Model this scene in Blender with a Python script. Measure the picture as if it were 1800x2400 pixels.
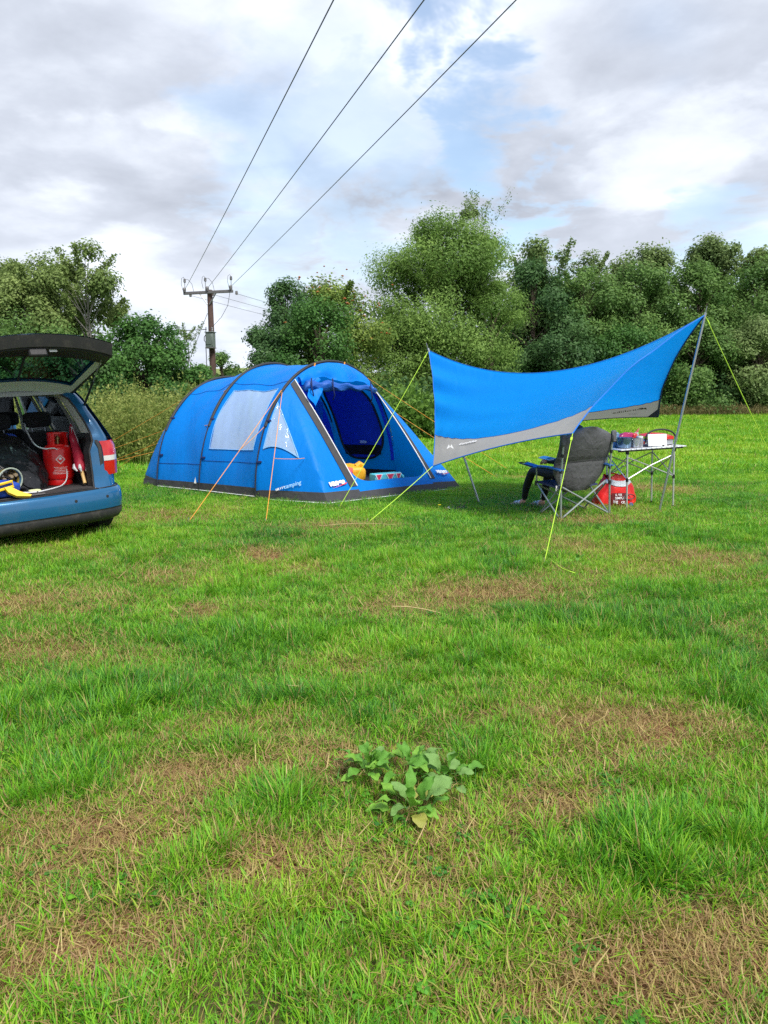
import bpy, bmesh, math, random
import numpy as np
from mathutils import Vector, Matrix

R = math.radians
rng = np.random.default_rng(7)
random.seed(7)
scene = bpy.context.scene
for o in list(bpy.data.objects):
    bpy.data.objects.remove(o)
COL = scene.collection

# ------------------------------------------------------------------ camera
cam_d = bpy.data.cameras.new('camera')
cam_d.sensor_fit = 'VERTICAL'
cam_d.sensor_height = 36.0
cam_d.sensor_width = 27.0
cam_d.lens = 27.0
cam_d.clip_start = 0.05
cam_d.clip_end = 3000
cam = bpy.data.objects.new('camera', cam_d)
COL.objects.link(cam)
cam.location = (0, 0, 1.5)
cam.rotation_euler = (R(90) - math.atan(270 / 1800), 0, 0)
scene.camera = cam

# ------------------------------------------------------------------ colour management
scene.view_settings.view_transform = 'Standard'
scene.view_settings.look = 'None'
scene.view_settings.exposure = 1.88
scene.view_settings.gamma = 1.0
scene.view_settings.use_curve_mapping = False
scene.cycles.use_denoising = False
scene.cycles.max_bounces = 7
scene.cycles.diffuse_bounces = 3
scene.cycles.transparent_max_bounces = 12
scene.cycles.caustics_reflective = False
scene.cycles.caustics_refractive = False

# ------------------------------------------------------------------ sun
SUN_EL, SUN_AZ = R(52), R(148)          # azimuth clockwise from +Y: behind and right of the camera
sd = bpy.data.lights.new('sun', 'SUN')
sd.energy = 1.5
sd.angle = R(18)
sd.color = (1.0, 0.95, 0.88)
sun = bpy.data.objects.new('sun', sd)
COL.objects.link(sun)
to_sun = Vector((math.sin(SUN_AZ) * math.cos(SUN_EL), math.cos(SUN_AZ) * math.cos(SUN_EL), math.sin(SUN_EL)))
sun.rotation_euler = to_sun.to_track_quat('Z', 'Y').to_euler()
sun.location = to_sun * 50

# ------------------------------------------------------------------ sky: blue NISHITA sky with a broken cloud deck
world = bpy.data.worlds.new('World')
scene.world = world
world.use_nodes = True
wt = world.node_tree
wt.nodes.clear()
def WN(t, **k):
    n = wt.nodes.new(t)
    for a, b in k.items():
        setattr(n, a, b)
    return n
def wl(a, b):
    wt.links.new(a, b)
def wmath(op, a, b=None, clamp=False):
    n = WN('ShaderNodeMath', operation=op, use_clamp=clamp)
    for i, v in enumerate((a, b)):
        if v is None: continue
        if hasattr(v, 'node'): wl(v, n.inputs[i])
        else: n.inputs[i].default_value = v
    return n.outputs[0]
def wrange(v, a, b, c=0.0, d=1.0):
    n = WN('ShaderNodeMapRange', interpolation_type='SMOOTHSTEP')
    wl(v, n.inputs[0])
    for i, x in enumerate((a, b, c, d)): n.inputs[i + 1].default_value = x
    return n.outputs[0]
tc = WN('ShaderNodeTexCoord')
DIR = tc.outputs['Generated']
sep = WN('ShaderNodeSeparateXYZ'); wl(DIR, sep.inputs[0])
den = wmath('MAXIMUM', wmath('ADD', sep.outputs[2], 0.22), 0.06)
vd = WN('ShaderNodeVectorMath', operation='DIVIDE'); wl(DIR, vd.inputs[0])
cmb = WN('ShaderNodeCombineXYZ')
for i in range(3): wl(den, cmb.inputs[i])
wl(cmb.outputs[0], vd.inputs[1])
P = vd.outputs[0]
def wnoise(vec, scale, detail, rough, dist=0.0):
    n = WN('ShaderNodeTexNoise'); n.noise_dimensions = '3D'
    wl(vec, n.inputs['Vector'])
    n.inputs['Scale'].default_value = scale; n.inputs['Detail'].default_value = detail
    n.inputs['Roughness'].default_value = rough; n.inputs['Distortion'].default_value = dist
    return n
shade = wnoise(P, 1.0, 4, 0.48, 0.1)
fine = wnoise(P, 4.0, 7, 0.56, 0.15)
warp = wnoise(P, 3.4, 5, 0.6, 0.3)
# warped direction so the holes in the deck have ragged rims
ws = WN('ShaderNodeVectorMath', operation='SUBTRACT'); wl(warp.outputs['Color'], ws.inputs[0]); ws.inputs[1].default_value = (.5, .5, .5)
wsc = WN('ShaderNodeVectorMath', operation='SCALE'); wl(ws.outputs[0], wsc.inputs[0]); wsc.inputs['Scale'].default_value = 0.30
wa = WN('ShaderNodeVectorMath', operation='ADD'); wl(DIR, wa.inputs[0]); wl(wsc.outputs[0], wa.inputs[1])
wnm = WN('ShaderNodeVectorMath', operation='NORMALIZE'); wl(wa.outputs[0], wnm.inputs[0])
HOLES = [((-.147, .940, .306), 1.5, 6.5, .6), ((-.05, .952, .301), 2.0, 6.5, .55), ((.035, .95, .305), 1.0, 5.0, .45), ((.095, .952, .291), 1.0, 4.6, .9),
         ((.07, .908, .414), 1.0, 4.6, .9), ((.18, .965, .193), .8, 4.0, .95), ((.387, .906, .172), .5, 4.5, .7),
         ((-.125, .973, .192), .6, 4.5, .45), ((-.026, .983, .184), .5, 4.0, .55), ((-.077, .931, .357), 1.5, 5.5, .3)]
gap = None
for g, r0, r1, amt in HOLES:
    v = Vector(g).normalized()
    dt = WN('ShaderNodeVectorMath', operation='DOT_PRODUCT'); wl(wnm.outputs[0], dt.inputs[0]); dt.inputs[1].default_value = v
    m = wrange(dt.outputs['Value'], math.cos(R(r1)), math.cos(R(r0)), 0.0, amt)
    gap = m if gap is None else wmath('MAXIMUM', gap, m)
gen = wnoise(P, 0.8, 4, 0.5, 0.2)
gap = wmath('MAXIMUM', gap, wrange(gen.outputs['Fac'], .66, .80, 0.0, .6))
cover = wmath('SUBTRACT', 1.0, wmath('MULTIPLY', gap, 0.92), True)
tone = wmath('ADD', wmath('MULTIPLY', shade.outputs['Fac'], 0.60), wmath('MULTIPLY', fine.outputs['Fac'], 0.40))
# thin cloud next to a hole is brighter than the thick deck
lump = wnoise(P, 2.1, 8, 0.52, 0.15)
tone = wmath('ADD', tone, wrange(lump.outputs['Fac'], .50, .60, -.035, .05))
tone = wmath('ADD', tone, wmath('MULTIPLY', gap, 0.12))
ramp = WN('ShaderNodeValToRGB'); wl(tone, ramp.inputs[0])
e = ramp.color_ramp.elements
e[0].position = .33; e[0].color = (.235, .255, .300, 1)
e[1].position = .72; e[1].color = (.55, .58, .64, 1)
k = e.new(.50); k.color = (.345, .372, .428, 1)
k = e.new(.60); k.color = (.455, .485, .54, 1)
# the deck thins towards the horizon
hz = wrange(sep.outputs[2], .02, .26, 1.0, 0.0)
lift = WN('ShaderNodeMix', data_type='RGBA'); wl(wmath('MULTIPLY', hz, .45), lift.inputs[0]); wl(ramp.outputs[0], lift.inputs[6]); lift.inputs[7].default_value = (.52, .56, .63, 1)
sky = WN('ShaderNodeTexSky', sky_type='NISHITA', sun_disc=False)
sky.sun_elevation = SUN_EL; sky.sun_rotation = SUN_AZ; sky.air_density = 1.2; sky.dust_density = .6; sky.ozone_density = 1.3
bg1 = WN('ShaderNodeBackground'); wl(sky.outputs[0], bg1.inputs[0]); bg1.inputs[1].default_value = 0.055
bg2 = WN('ShaderNodeBackground'); wl(lift.outputs[2], bg2.inputs[0]); bg2.inputs[1].default_value = 0.56
mx = WN('ShaderNodeMixShader'); wl(cover, mx.inputs[0]); wl(bg1.outputs[0], mx.inputs[1]); wl(bg2.outputs[0], mx.inputs[2])
wo = WN('ShaderNodeOutputWorld'); wl(mx.outputs[0], wo.inputs[0])

# ------------------------------------------------------------------ helpers
def lerp(a, b, t): return a + (b - a) * t
def V(*a): return Vector(a)
def sstep(a, b, x):
    t = np.clip((np.asarray(x, float) - a) / (b - a), 0, 1)
    return t * t * (3 - 2 * t)
_TAB = np.random.default_rng(3).random((256, 256))
def vnoise(x, y):
    x = np.asarray(x, float); y = np.asarray(y, float)
    xi = np.floor(x).astype(int); yi = np.floor(y).astype(int)
    fx = x - xi; fy = y - yi
    fx = fx * fx * (3 - 2 * fx); fy = fy * fy * (3 - 2 * fy)
    a = _TAB[xi & 255, yi & 255]; b = _TAB[(xi + 1) & 255, yi & 255]
    c = _TAB[xi & 255, (yi + 1) & 255]; d = _TAB[(xi + 1) & 255, (yi + 1) & 255]
    return (a * (1 - fx) + b * fx) * (1 - fy) + (c * (1 - fx) + d * fx) * fy
def fbm(x, y, o=4):
    s = 0; a = .5; t = 0
    for i in range(o):
        s = s + a * vnoise(x * 2 ** i + 17.3 * i, y * 2 ** i + 9.1 * i); t += a; a *= .5
    return s / t

_M = {}
def new_mat(name):
    m = bpy.data.materials.new(name); m.use_nodes = True
    nt = m.node_tree; nt.nodes.clear()
    out = nt.nodes.new('ShaderNodeOutputMaterial')
    return m, nt, out
def N(nt, t, **k):
    n = nt.nodes.new(t)
    for a, b in k.items(): setattr(n, a, b)
    return n
def mat(name, col, rough=.6, metal=0.0, var=.12, scale=6.0, bump=0.0, bscale=40.0, spec=.5, transl=0.0, coat=0.0, stretch=None, dirt=None):
    """procedural surface: base colour broken up by noise, optional bump, optional light passing through cloth"""
    if name in _M: return _M[name]
    m, nt, out = new_mat(name)
    tc = N(nt, 'ShaderNodeTexCoord'); vec = tc.outputs['Object']
    if stretch:
        mp = N(nt, 'ShaderNodeMapping'); mp.inputs['Scale'].default_value = stretch
        nt.links.new(vec, mp.inputs[0]); bvec = mp.outputs[0]
    else: bvec = vec
    nz = N(nt, 'ShaderNodeTexNoise'); nt.links.new(vec, nz.inputs['Vector'])
    nz.inputs['Scale'].default_value = scale; nz.inputs['Detail'].default_value = 5
    mixn = N(nt, 'ShaderNodeMix', data_type='RGBA')
    nt.links.new(nz.outputs['Fac'], mixn.inputs[0])
    mixn.inputs[6].default_value = (*[max(0, c * (1 - var)) for c in col], 1)
    mixn.inputs[7].default_value = (*[min(1, c * (1 + var)) for c in col], 1)
    colour = mixn.outputs[2]
    if dirt:
        d2 = N(nt, 'ShaderNodeTexNoise'); nt.links.new(vec, d2.inputs['Vector']); d2.inputs['Scale'].default_value = dirt[1]; d2.inputs['Detail'].default_value = 8; d2.inputs['Roughness'].default_value = .7
        mr = N(nt, 'ShaderNodeMapRange'); nt.links.new(d2.outputs['Fac'], mr.inputs[0]); mr.inputs[1].default_value = .5; mr.inputs[2].default_value = .75; mr.inputs[4].default_value = dirt[2]
        md = N(nt, 'ShaderNodeMix', data_type='RGBA'); nt.links.new(mr.outputs[0], md.inputs[0]); nt.links.new(colour, md.inputs[6]); md.inputs[7].default_value = (*dirt[0], 1)
        colour = md.outputs[2]
    b = N(nt, 'ShaderNodeBsdfPrincipled'); nt.links.new(colour, b.inputs['Base Color'])
    b.inputs['Roughness'].default_value = rough; b.inputs['Metallic'].default_value = metal
    b.inputs['Specular IOR Level'].default_value = spec; b.inputs['Coat Weight'].default_value = coat; b.inputs['Coat Roughness'].default_value = .05
    nrm = None
    if bump:
        bz = N(nt, 'ShaderNodeTexNoise'); nt.links.new(bvec, bz.inputs['Vector']); bz.inputs['Scale'].default_value = bscale; bz.inputs['Detail'].default_value = 4; bz.inputs['Distortion'].default_value = .6
        bp = N(nt, 'ShaderNodeBump'); bp.inputs['Strength'].default_value = bump; bp.inputs['Distance'].default_value = .02
        nt.links.new(bz.outputs['Fac'], bp.inputs['Height']); nrm = bp.outputs[0]; nt.links.new(nrm, b.inputs['Normal'])
    if transl:
        t = N(nt, 'ShaderNodeBsdfTranslucent'); nt.links.new(colour, t.inputs[0])
        if nrm: nt.links.new(nrm, t.inputs['Normal'])
        mx = N(nt, 'ShaderNodeMixShader'); mx.inputs[0].default_value = transl
        nt.links.new(b.outputs[0], mx.inputs[1]); nt.links.new(t.outputs[0], mx.inputs[2]); nt.links.new(mx.outputs[0], out.inputs[0])
    else: nt.links.new(b.outputs[0], out.inputs[0])
    _M[name] = m
    return m
def glass(name, tint=(.8, .9, .9), clear=.75, rough=.04, bump=0.0, bscale=18.0, body=None, ior=1.5, gloss=(.95, .97, 1)):
    """thin clear sheet: mostly see-through, mirror-like at a slant"""
    if name in _M: return _M[name]
    m, nt, out = new_mat(name)
    tr = N(nt, 'ShaderNodeBsdfTransparent'); tr.inputs[0].default_value = (*tint, 1)
    gl = N(nt, 'ShaderNodeBsdfGlossy'); gl.inputs['Roughness'].default_value = rough; gl.inputs[0].default_value = (*gloss, 1)
    fr = N(nt, 'ShaderNodeFresnel'); fr.inputs[0].default_value = ior
    mr = N(nt, 'ShaderNodeMapRange'); nt.links.new(fr.outputs[0], mr.inputs[0]); mr.inputs[3].default_value = 1 - clear; mr.inputs[4].default_value = 1
    if bump:
        tc = N(nt, 'ShaderNodeTexCoord'); bz = N(nt, 'ShaderNodeTexNoise'); nt.links.new(tc.outputs['Object'], bz.inputs['Vector']); bz.inputs['Scale'].default_value = bscale; bz.inputs['Detail'].default_value = 3; bz.inputs['Distortion'].default_value = 1.5
        bp = N(nt, 'ShaderNodeBump'); bp.inputs['Strength'].default_value = bump; bp.inputs['Distance'].default_value = .02; nt.links.new(bz.outputs['Fac'], bp.inputs['Height']); nt.links.new(bp.outputs[0], gl.inputs['Normal'])
    mx = N(nt, 'ShaderNodeMixShader'); nt.links.new(mr.outputs[0], mx.inputs[0]); nt.links.new(tr.outputs[0], mx.inputs[1]); nt.links.new(gl.outputs[0], mx.inputs[2])
    o = mx.outputs[0]
    if body:
        df = N(nt, 'ShaderNodeBsdfDiffuse'); df.inputs[0].default_value = (*body[0], 1)
        m2 = N(nt, 'ShaderNodeMixShader'); m2.inputs[0].default_value = body[1]; nt.links.new(o, m2.inputs[1]); nt.links.new(df.outputs[0], m2.inputs[2]); o = m2.outputs[0]
    nt.links.new(o, out.inputs[0])
    _M[name] = m
    return m

class MB:
    """collects vertices and faces; build() makes one mesh object"""
    def __init__(s): s.v = []; s.f = []; s.mi = []
    def add(s, vs, fs, mi=0):
        o = len(s.v); s.v.extend([tuple(p) for p in vs]); s.f.extend([tuple(i + o for i in f) for f in fs]); s.mi.extend([mi] * len(fs)); return s
    def box(s, c, d, rot=None, mi=0, bev=0.0):
        hx, hy, hz = d[0] / 2, d[1] / 2, d[2] / 2
        if bev:
            b = bev; P = []; 
            ring = lambda z, k: [(-hx + k, -hy + b, z), (-hx + b, -hy + k, z), (hx - b, -hy + k, z), (hx - k, -hy + b, z), (hx - k, hy - b, z), (hx - b, hy - k, z), (-hx + b, hy - k, z), (-hx + k, hy - b, z)]
            P = ring(-hz, b) + ring(-hz + b, 0) + ring(hz - b, 0) + ring(hz, b)
            F = [tuple(range(7, -1, -1)), tuple(range(24, 32))]
            for r in range(3):
                for i in range(8): F.append((r * 8 + i, r * 8 + (i + 1) % 8, r * 8 + 8 + (i + 1) % 8, r * 8 + 8 + i))
        else:
            P = [(x, y, z) for z in (-hz, hz) for x, y in ((-hx, -hy), (hx, -hy), (hx, hy), (-hx, hy))]
            F = [(3, 2, 1, 0), (4, 5, 6, 7), (0, 1, 5, 4), (1, 2, 6, 5), (2, 3, 7, 6), (3, 0, 4, 7)]
        M = Matrix.Translation(c) @ (rot.to_4x4() if rot else Matrix.Identity(4))
        return s.add([M @ Vector(p) for p in P], F, mi)
    def tube(s, pts, r, n=8, mi=0, cap=True):
        pts = [Vector(p) for p in pts]; m = len(pts)
        rs = r if hasattr(r, '__len__') else [r] * m
        up = None; ring = []
        for i, p in enumerate(pts):
            t = (pts[min(i + 1, m - 1)] - pts[max(i - 1, 0)])
            if t.length < 1e-9: t = Vector((0, 0, 1))
            t.normalize()
            if up is None:
                up = t.orthogonal().normalized()
            up = (up - t * up.dot(t))
            up = up.normalized() if up.length > 1e-6 else t.orthogonal().normalized()
            w = t.cross(up)
            ring.append([p + (up * math.cos(2 * math.pi * k / n) + w * math.sin(2 * math.pi * k / n)) * rs[i] for k in range(n)])
        F = []
        for i in range(m - 1):
            for k in range(n): F.append((i * n + k, i * n + (k + 1) % n, (i + 1) * n + (k + 1) % n, (i + 1) * n + k))
        if cap: F += [tuple(range(n - 1, -1, -1)), tuple(range((m - 1) * n, m * n))]
        return s.add([p for q in ring for p in q], F, mi)
    def lathe(s, prof, n=24, c=(0, 0, 0), axis=None, mi=0):
        M = Matrix.Translation(c) @ (axis.to_4x4() if axis else Matrix.Identity(4)); P = []; F = []
        for r, z in prof:
            for k in range(n):
                a = 2 * math.pi * k / n; P.append(M @ Vector((r * math.cos(a), r * math.sin(a), z)))
        for i in range(len(prof) - 1):
            for k in range(n): F.append((i * n + k, i * n + (k + 1) % n, (i + 1) * n + (k + 1) % n, (i + 1) * n + k))
        return s.add(P, F, mi)
    def grid(s, fn, us, vs, mi=0, skip=None, close_u=False):
        us = list(us); vs = list(vs); nu, nv = len(us), len(vs)
        P = [fn(u, v) for u in us for v in vs]; F = []
        for i in range(nu if close_u else nu - 1):
            for j in range(nv - 1):
                if skip and skip((us[i] + us[(i + 1) % nu]) / 2, (vs[j] + vs[j + 1]) / 2): continue
                F.append((i * nv + j, ((i + 1) % nu) * nv + j, ((i + 1) % nu) * nv + j + 1, i * nv + j + 1))
        return s.add(P, F, mi)
    def poly(s, pts, mi=0):
        return s.add(pts, [tuple(range(len(pts)))], mi)
    def prism(s, pts, d, mi=0):
        """closed outline pushed along d"""
        n = len(pts); d = Vector(d); P = [Vector(p) for p in pts]; P += [p + d for p in P]
        F = [tuple(range(n - 1, -1, -1)), tuple(range(n, 2 * n))] + [(i, (i + 1) % n, n + (i + 1) % n, n + i) for i in range(n)]
        return s.add(P, F, mi)
    def build(s, name, m, parent=None, smooth=True, origin=None, thick=0.0, angle=None):
        me = bpy.data.meshes.new(name)
        off = Vector(origin) if origin is not None else (Vector(parent.location) if (parent is not None and parent.get('_w')) else Vector((0, 0, 0)))
        me.from_pydata([(p[0] - off.x, p[1] - off.y, p[2] - off.z) for p in s.v], [], s.f)
        ms = m if isinstance(m, (list, tuple)) else [m]
        for x in ms: me.materials.append(x)
        if len(ms) > 1: me.polygons.foreach_set('material_index', s.mi)
        bm = bmesh.new(); bm.from_mesh(me)
        bmesh.ops.remove_doubles(bm, verts=bm.verts, dist=1e-5)
        if thick:
            bmesh.ops.recalc_face_normals(bm, faces=bm.faces)
            bmesh.ops.solidify(bm, geom=bm.faces, thickness=thick)
        bmesh.ops.recalc_face_normals(bm, faces=bm.faces)
        bm.to_mesh(me); bm.free()
        if smooth:
            me.shade_smooth()
            me.set_sharp_from_angle(angle=angle if angle else R(38))
        o = bpy.data.objects.new(name, me); COL.objects.link(o)
        if parent is not None: o.parent = parent
        elif origin is not None: o.location = off
        return o

def tag(o, label=None, cat=None, group=None, kind=None):
    for k, v in (('label', label), ('category', cat), ('group', group), ('kind', kind)):
        if v: o[k] = v
    return o
def thing(name, loc, label, cat, rz=0.0, group=None, world=False):
    """Empty at the base of a thing; world=True: its parts are given in world coordinates"""
    o = bpy.data.objects.new(name, None); COL.objects.link(o)
    o.location = loc; o.rotation_euler = (0, 0, rz); o.empty_display_size = .1
    if world: o['_w'] = 1
    return tag(o, label, cat, group)
def text_geo(txt, size, bold=0.0, shear=0.0, extrude=0.0):
    cu = bpy.data.curves.new('t', 'FONT'); cu.body = txt; cu.size = size; cu.align_x = 'CENTER'; cu.align_y = 'CENTER'
    cu.offset = bold; cu.shear = shear; cu.resolution_u = 2; cu.extrude = extrude
    ob = bpy.data.objects.new('t', cu); COL.objects.link(ob)
    me = bpy.data.meshes.new_from_object(ob.evaluated_get(bpy.context.evaluated_depsgraph_get()))
    v = [tuple(p.co) for p in me.vertices]; f = [tuple(p.vertices) for p in me.polygons]
    bpy.data.objects.remove(ob); bpy.data.curves.remove(cu); bpy.data.meshes.remove(me)
    return v, f
def mesh_np(name, verts, faces, m, parent=None, attrs=None, smooth=False, loc=None):
    """fast quad/tri mesh from arrays"""
    me = bpy.data.meshes.new(name); nv = len(verts); nf, k = faces.shape
    me.vertices.add(nv); me.vertices.foreach_set('co', np.ascontiguousarray(verts, np.float32).ravel())
    me.loops.add(nf * k); me.loops.foreach_set('vertex_index', np.ascontiguousarray(faces, np.int32).ravel())
    me.polygons.add(nf); me.polygons.foreach_set('loop_start', np.arange(0, nf * k, k, dtype=np.int32))
    me.polygons.foreach_set('loop_total', np.full(nf, k, np.int32))
    if smooth: me.polygons.foreach_set('use_smooth', np.ones(nf, bool))
    for an, av in (attrs or {}).items():
        a = me.attributes.new(an, 'FLOAT', 'POINT'); a.data.foreach_set('value', np.ascontiguousarray(av, np.float32))
    me.update(calc_edges=True); me.validate()
    if m: me.materials.append(m)
    o = bpy.data.objects.new(name, me); COL.objects.link(o)
    if parent is not None: o.parent = parent
    if loc is not None: o.location = loc
    return o
def sag(a, b, d, n=16):
    a = Vector(a); b = Vector(b)
    return [a.lerp(b, i / n) - Vector((0, 0, 4 * d * (i / n) * (1 - i / n))) for i in range(n + 1)]
# ------------------------------------------------------------------ the field: height, worn patches, tall patches
# natural wear of this field: (x, y, half length x, half length y, strength); x,y in metres on the ground
WORN = [(.82, 5.75, .75, .42, 1), (.25, 5.4, .6, .35, .75), (.98, 3.36, .55, .30, .85), (1.36, 3.3, .4, .22, 1), (-1.0, 2.5, .42, .3, 1), (-.85, 2.86, .35, .22, 1),
        (.6, 2.62, .22, .14, 1.05), (.8, 1.9, .34, .2, 1), (-.15, 3.0, .55, .2, .7), (-1.15, 7.2, .22, .3, 1.05), (-1.26, 5.24, .22, .2, .9), (-2.0, 4.4, .9, .35, .7),
        (-2.6, 5.5, .8, .5, .7), (-1.81, 6.4, .5, .45, .65), (3.0, 7.0, .7, .5, .75), (1.9, 7.6, .5, .5, .6), (-.9, 1.95, .28, .16, 1), (-.45, 2.34, .2, .14, .95), (0, 2.18, .25, .13, .8),
        (.54, 1.76, .4, .16, .9), (-.66, 3.4, .4, .2, .6), (.15, 2.5, .3, .16, .6), (-.1, 4.2, .5, .2, .6), (2.6, 9.3, .8, .35, .8), (-.6, 8.9, .8, .5, .65), (-2.9, 9.6, .9, .7, .6),
        (1.5, 2.3, .25, .3, .45), (-1.5, 2.0, .5, .25, .6), (.55, 2.15, .18, .1, .7), (1.25, 2.05, .2, .12, .8), (4.4, 12.6, .9, .6, .7), (2.9, 14.5, .9, .5, .7), (3.2, 10.3, .8, .3, .5)]
TALL = [(.88, 2.34, .22, .22, 1.25), (-.68, 2.38, .2, .22, .9), (-.4, 2.66, .2, .2, 1.0), (.4, 3.1, .16, .25, .9), (-.93, 4.65, .9, .35, .9), (.3, 4.3, .8, .35, .9), (-1.25, 2.85, .35, .35, 1.0),
        (-.4, 3.7, .4, .22, .9), (-1.4, 3.7, .5, .4, .9), (.2, 6.9, .6, .5, .6), (1.5, 5.0, .8, .55, .8), (1.85, 3.6, .35, .6, .9), (1.25, 2.5, .25, .25, 1.0), (.26, 2.2, .2, .1, .7), (-.2, 2.02, .2, .14, .6),
        (-.6, 5.9, .7, .3, .6), (-.1, 9.6, 1.2, .5, .4), (3.3, 8.2, .6, .4, .6), (.15, 2.85, .16, .16, .5), (1.7, 4.4, .6, .3, .6)]
def blobs(x, y, L):
    r = np.zeros_like(x); wx = x + .16 * (fbm(x * 3.1, y * 3.1, 3) - .5) * 2; wy = y + .16 * (fbm(x * 3.1 + 40, y * 3.1, 3) - .5) * 2
    for cx, cy, a, b, s in L:
        d = ((wx - cx) / a) ** 2 + ((wy - cy) / b) ** 2
        r = np.maximum(r, s * np.exp(-d * .95))
    return r
def worn(x, y):
    x = np.asarray(x, float); y = np.asarray(y, float)
    near = 1 - sstep(2.2, 11, y)
    n = fbm(x * 1.25 + 5, y * 1.6 + 3, 4); n2 = fbm(x * 5 + 11, y * 5 + 2, 3)
    base = sstep(.54, .76, n * .72 + n2 * .28) * (.20 + .44 * near)
    return np.clip(np.maximum(base, blobs(x, y, WORN)) - .45 * blobs(x, y, TALL), 0, 1.05)
def tall(x, y):
    x = np.asarray(x, float); y = np.asarray(y, float)
    n = fbm(x * 1.7 + 31, y * 1.7 + 13, 3)
    return np.clip(np.maximum(sstep(.5, .75, n) * .75, blobs(x, y, TALL)) - .9 * blobs(x, y, WORN), 0, 1.3)
def gz(x, y):
    x = np.asarray(x, float); y = np.asarray(y, float)
    rise = .62 * sstep(15, 62, y) * (1 + np.clip(x, -30, 40) / 45)
    n = (fbm(x * .8 + 3, y * .8 + 8, 3) - .5) * .07 + (fbm(x * 4 + 3, y * 4 + 8, 2) - .5) * .022
    return rise + n * (1 - .4 * sstep(6, 14, y)) - .012
def gzf(x, y): return float(gz(np.array([x]), np.array([y]))[0])

def ground_mat():
    m, nt, out = new_mat('field_soil_and_turf')
    tc = N(nt, 'ShaderNodeTexCoord'); vec = tc.outputs['Object']
    a1 = N(nt, 'ShaderNodeAttribute', attribute_name='worn')
    n1 = N(nt, 'ShaderNodeTexNoise'); n1.inputs['Scale'].default_value = 26; n1.inputs['Detail'].default_value = 8; n1.inputs['Roughness'].default_value = .7; nt.links.new(vec, n1.inputs['Vector'])
    n2 = N(nt, 'ShaderNodeTexNoise'); n2.inputs['Scale'].default_value = .35; n2.inputs['Detail'].default_value = 7; n2.inputs['Roughness'].default_value = .6; nt.links.new(vec, n2.inputs['Vector'])
    soil = N(nt, 'ShaderNodeValToRGB'); nt.links.new(n1.outputs['Fac'], soil.inputs[0])
    e = soil.color_ramp.elements; e[0].position = .3; e[0].color = (.11, .050, .028, 1); e[1].position = .7; e[1].color = (.36, .20, .115, 1); k = e.new(.5); k.color = (.235, .115, .064, 1)
    turf = N(nt, 'ShaderNodeValToRGB'); nt.links.new(n2.outputs['Fac'], turf.inputs[0])
    e = turf.color_ramp.elements; e[0].position = .35; e[0].color = (.09, .18, .02, 1); e[1].position = .68; e[1].color = (.21, .30, .04, 1)
    mx = N(nt, 'ShaderNodeMix', data_type='RGBA'); mr = N(nt, 'ShaderNodeMapRange'); nt.links.new(a1.outputs['Fac'], mr.inputs[0]); mr.inputs[1].default_value = .1; mr.inputs[2].default_value = .6
    sy = N(nt, 'ShaderNodeSeparateXYZ'); nt.links.new(vec, sy.inputs[0]); ry = N(nt, 'ShaderNodeMapRange'); nt.links.new(sy.outputs[1], ry.inputs[0]); ry.inputs[1].default_value = 7; ry.inputs[2].default_value = 16
    th = N(nt, 'ShaderNodeMix', data_type='RGBA'); nt.links.new(ry.outputs[0], th.inputs[0]); th.inputs[6].default_value = (.085, .085, .03, 1); nt.links.new(turf.outputs[0], th.inputs[7])
    nt.links.new(mr.outputs[0], mx.inputs[0]); nt.links.new(th.outputs[2], mx.inputs[6]); nt.links.new(soil.outputs[0], mx.inputs[7])
    b = N(nt, 'ShaderNodeBsdfPrincipled'); nt.links.new(mx.outputs[2], b.inputs['Base Color']); b.inputs['Roughness'].default_value = .95; b.inputs['Specular IOR Level'].default_value = .1
    bp = N(nt, 'ShaderNodeBump'); bp.inputs['Strength'].default_value = .7; bp.inputs['Distance'].default_value = .02; nt.links.new(n1.outputs['Fac'], bp.inputs['Height']); nt.links.new(bp.outputs[0], b.inputs['Normal'])
    nt.links.new(b.outputs[0], out.inputs[0])
    return m
rows = np.concatenate([np.linspace(-12, 1.0, 14)[:-1], 1.0 * (900 / 1.0) ** (np.linspace(0, 1, 330) ** 1.0)])
cols = np.linspace(-1, 1, 361); cols = np.sign(cols) * np.abs(cols) ** 1.25
YY, SS = np.meshgrid(rows, cols, indexing='ij')
XX = SS * (np.abs(YY) * 1.5 + 7)
ZZ = gz(XX, YY)
nr, nc = YY.shape
ii = (np.arange(nr - 1)[:, None] * nc + np.arange(nc - 1)[None, :]).ravel()
field = mesh_np('ground', np.stack([XX, YY, ZZ], -1).reshape(-1, 3), np.stack([ii, ii + 1, ii + nc + 1, ii + nc], 1), ground_mat(),
                attrs={'worn': worn(XX, YY).ravel()}, smooth=True)
tag(field, 'grassy camping field with worn brown patches', 'field', kind='structure')

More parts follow.
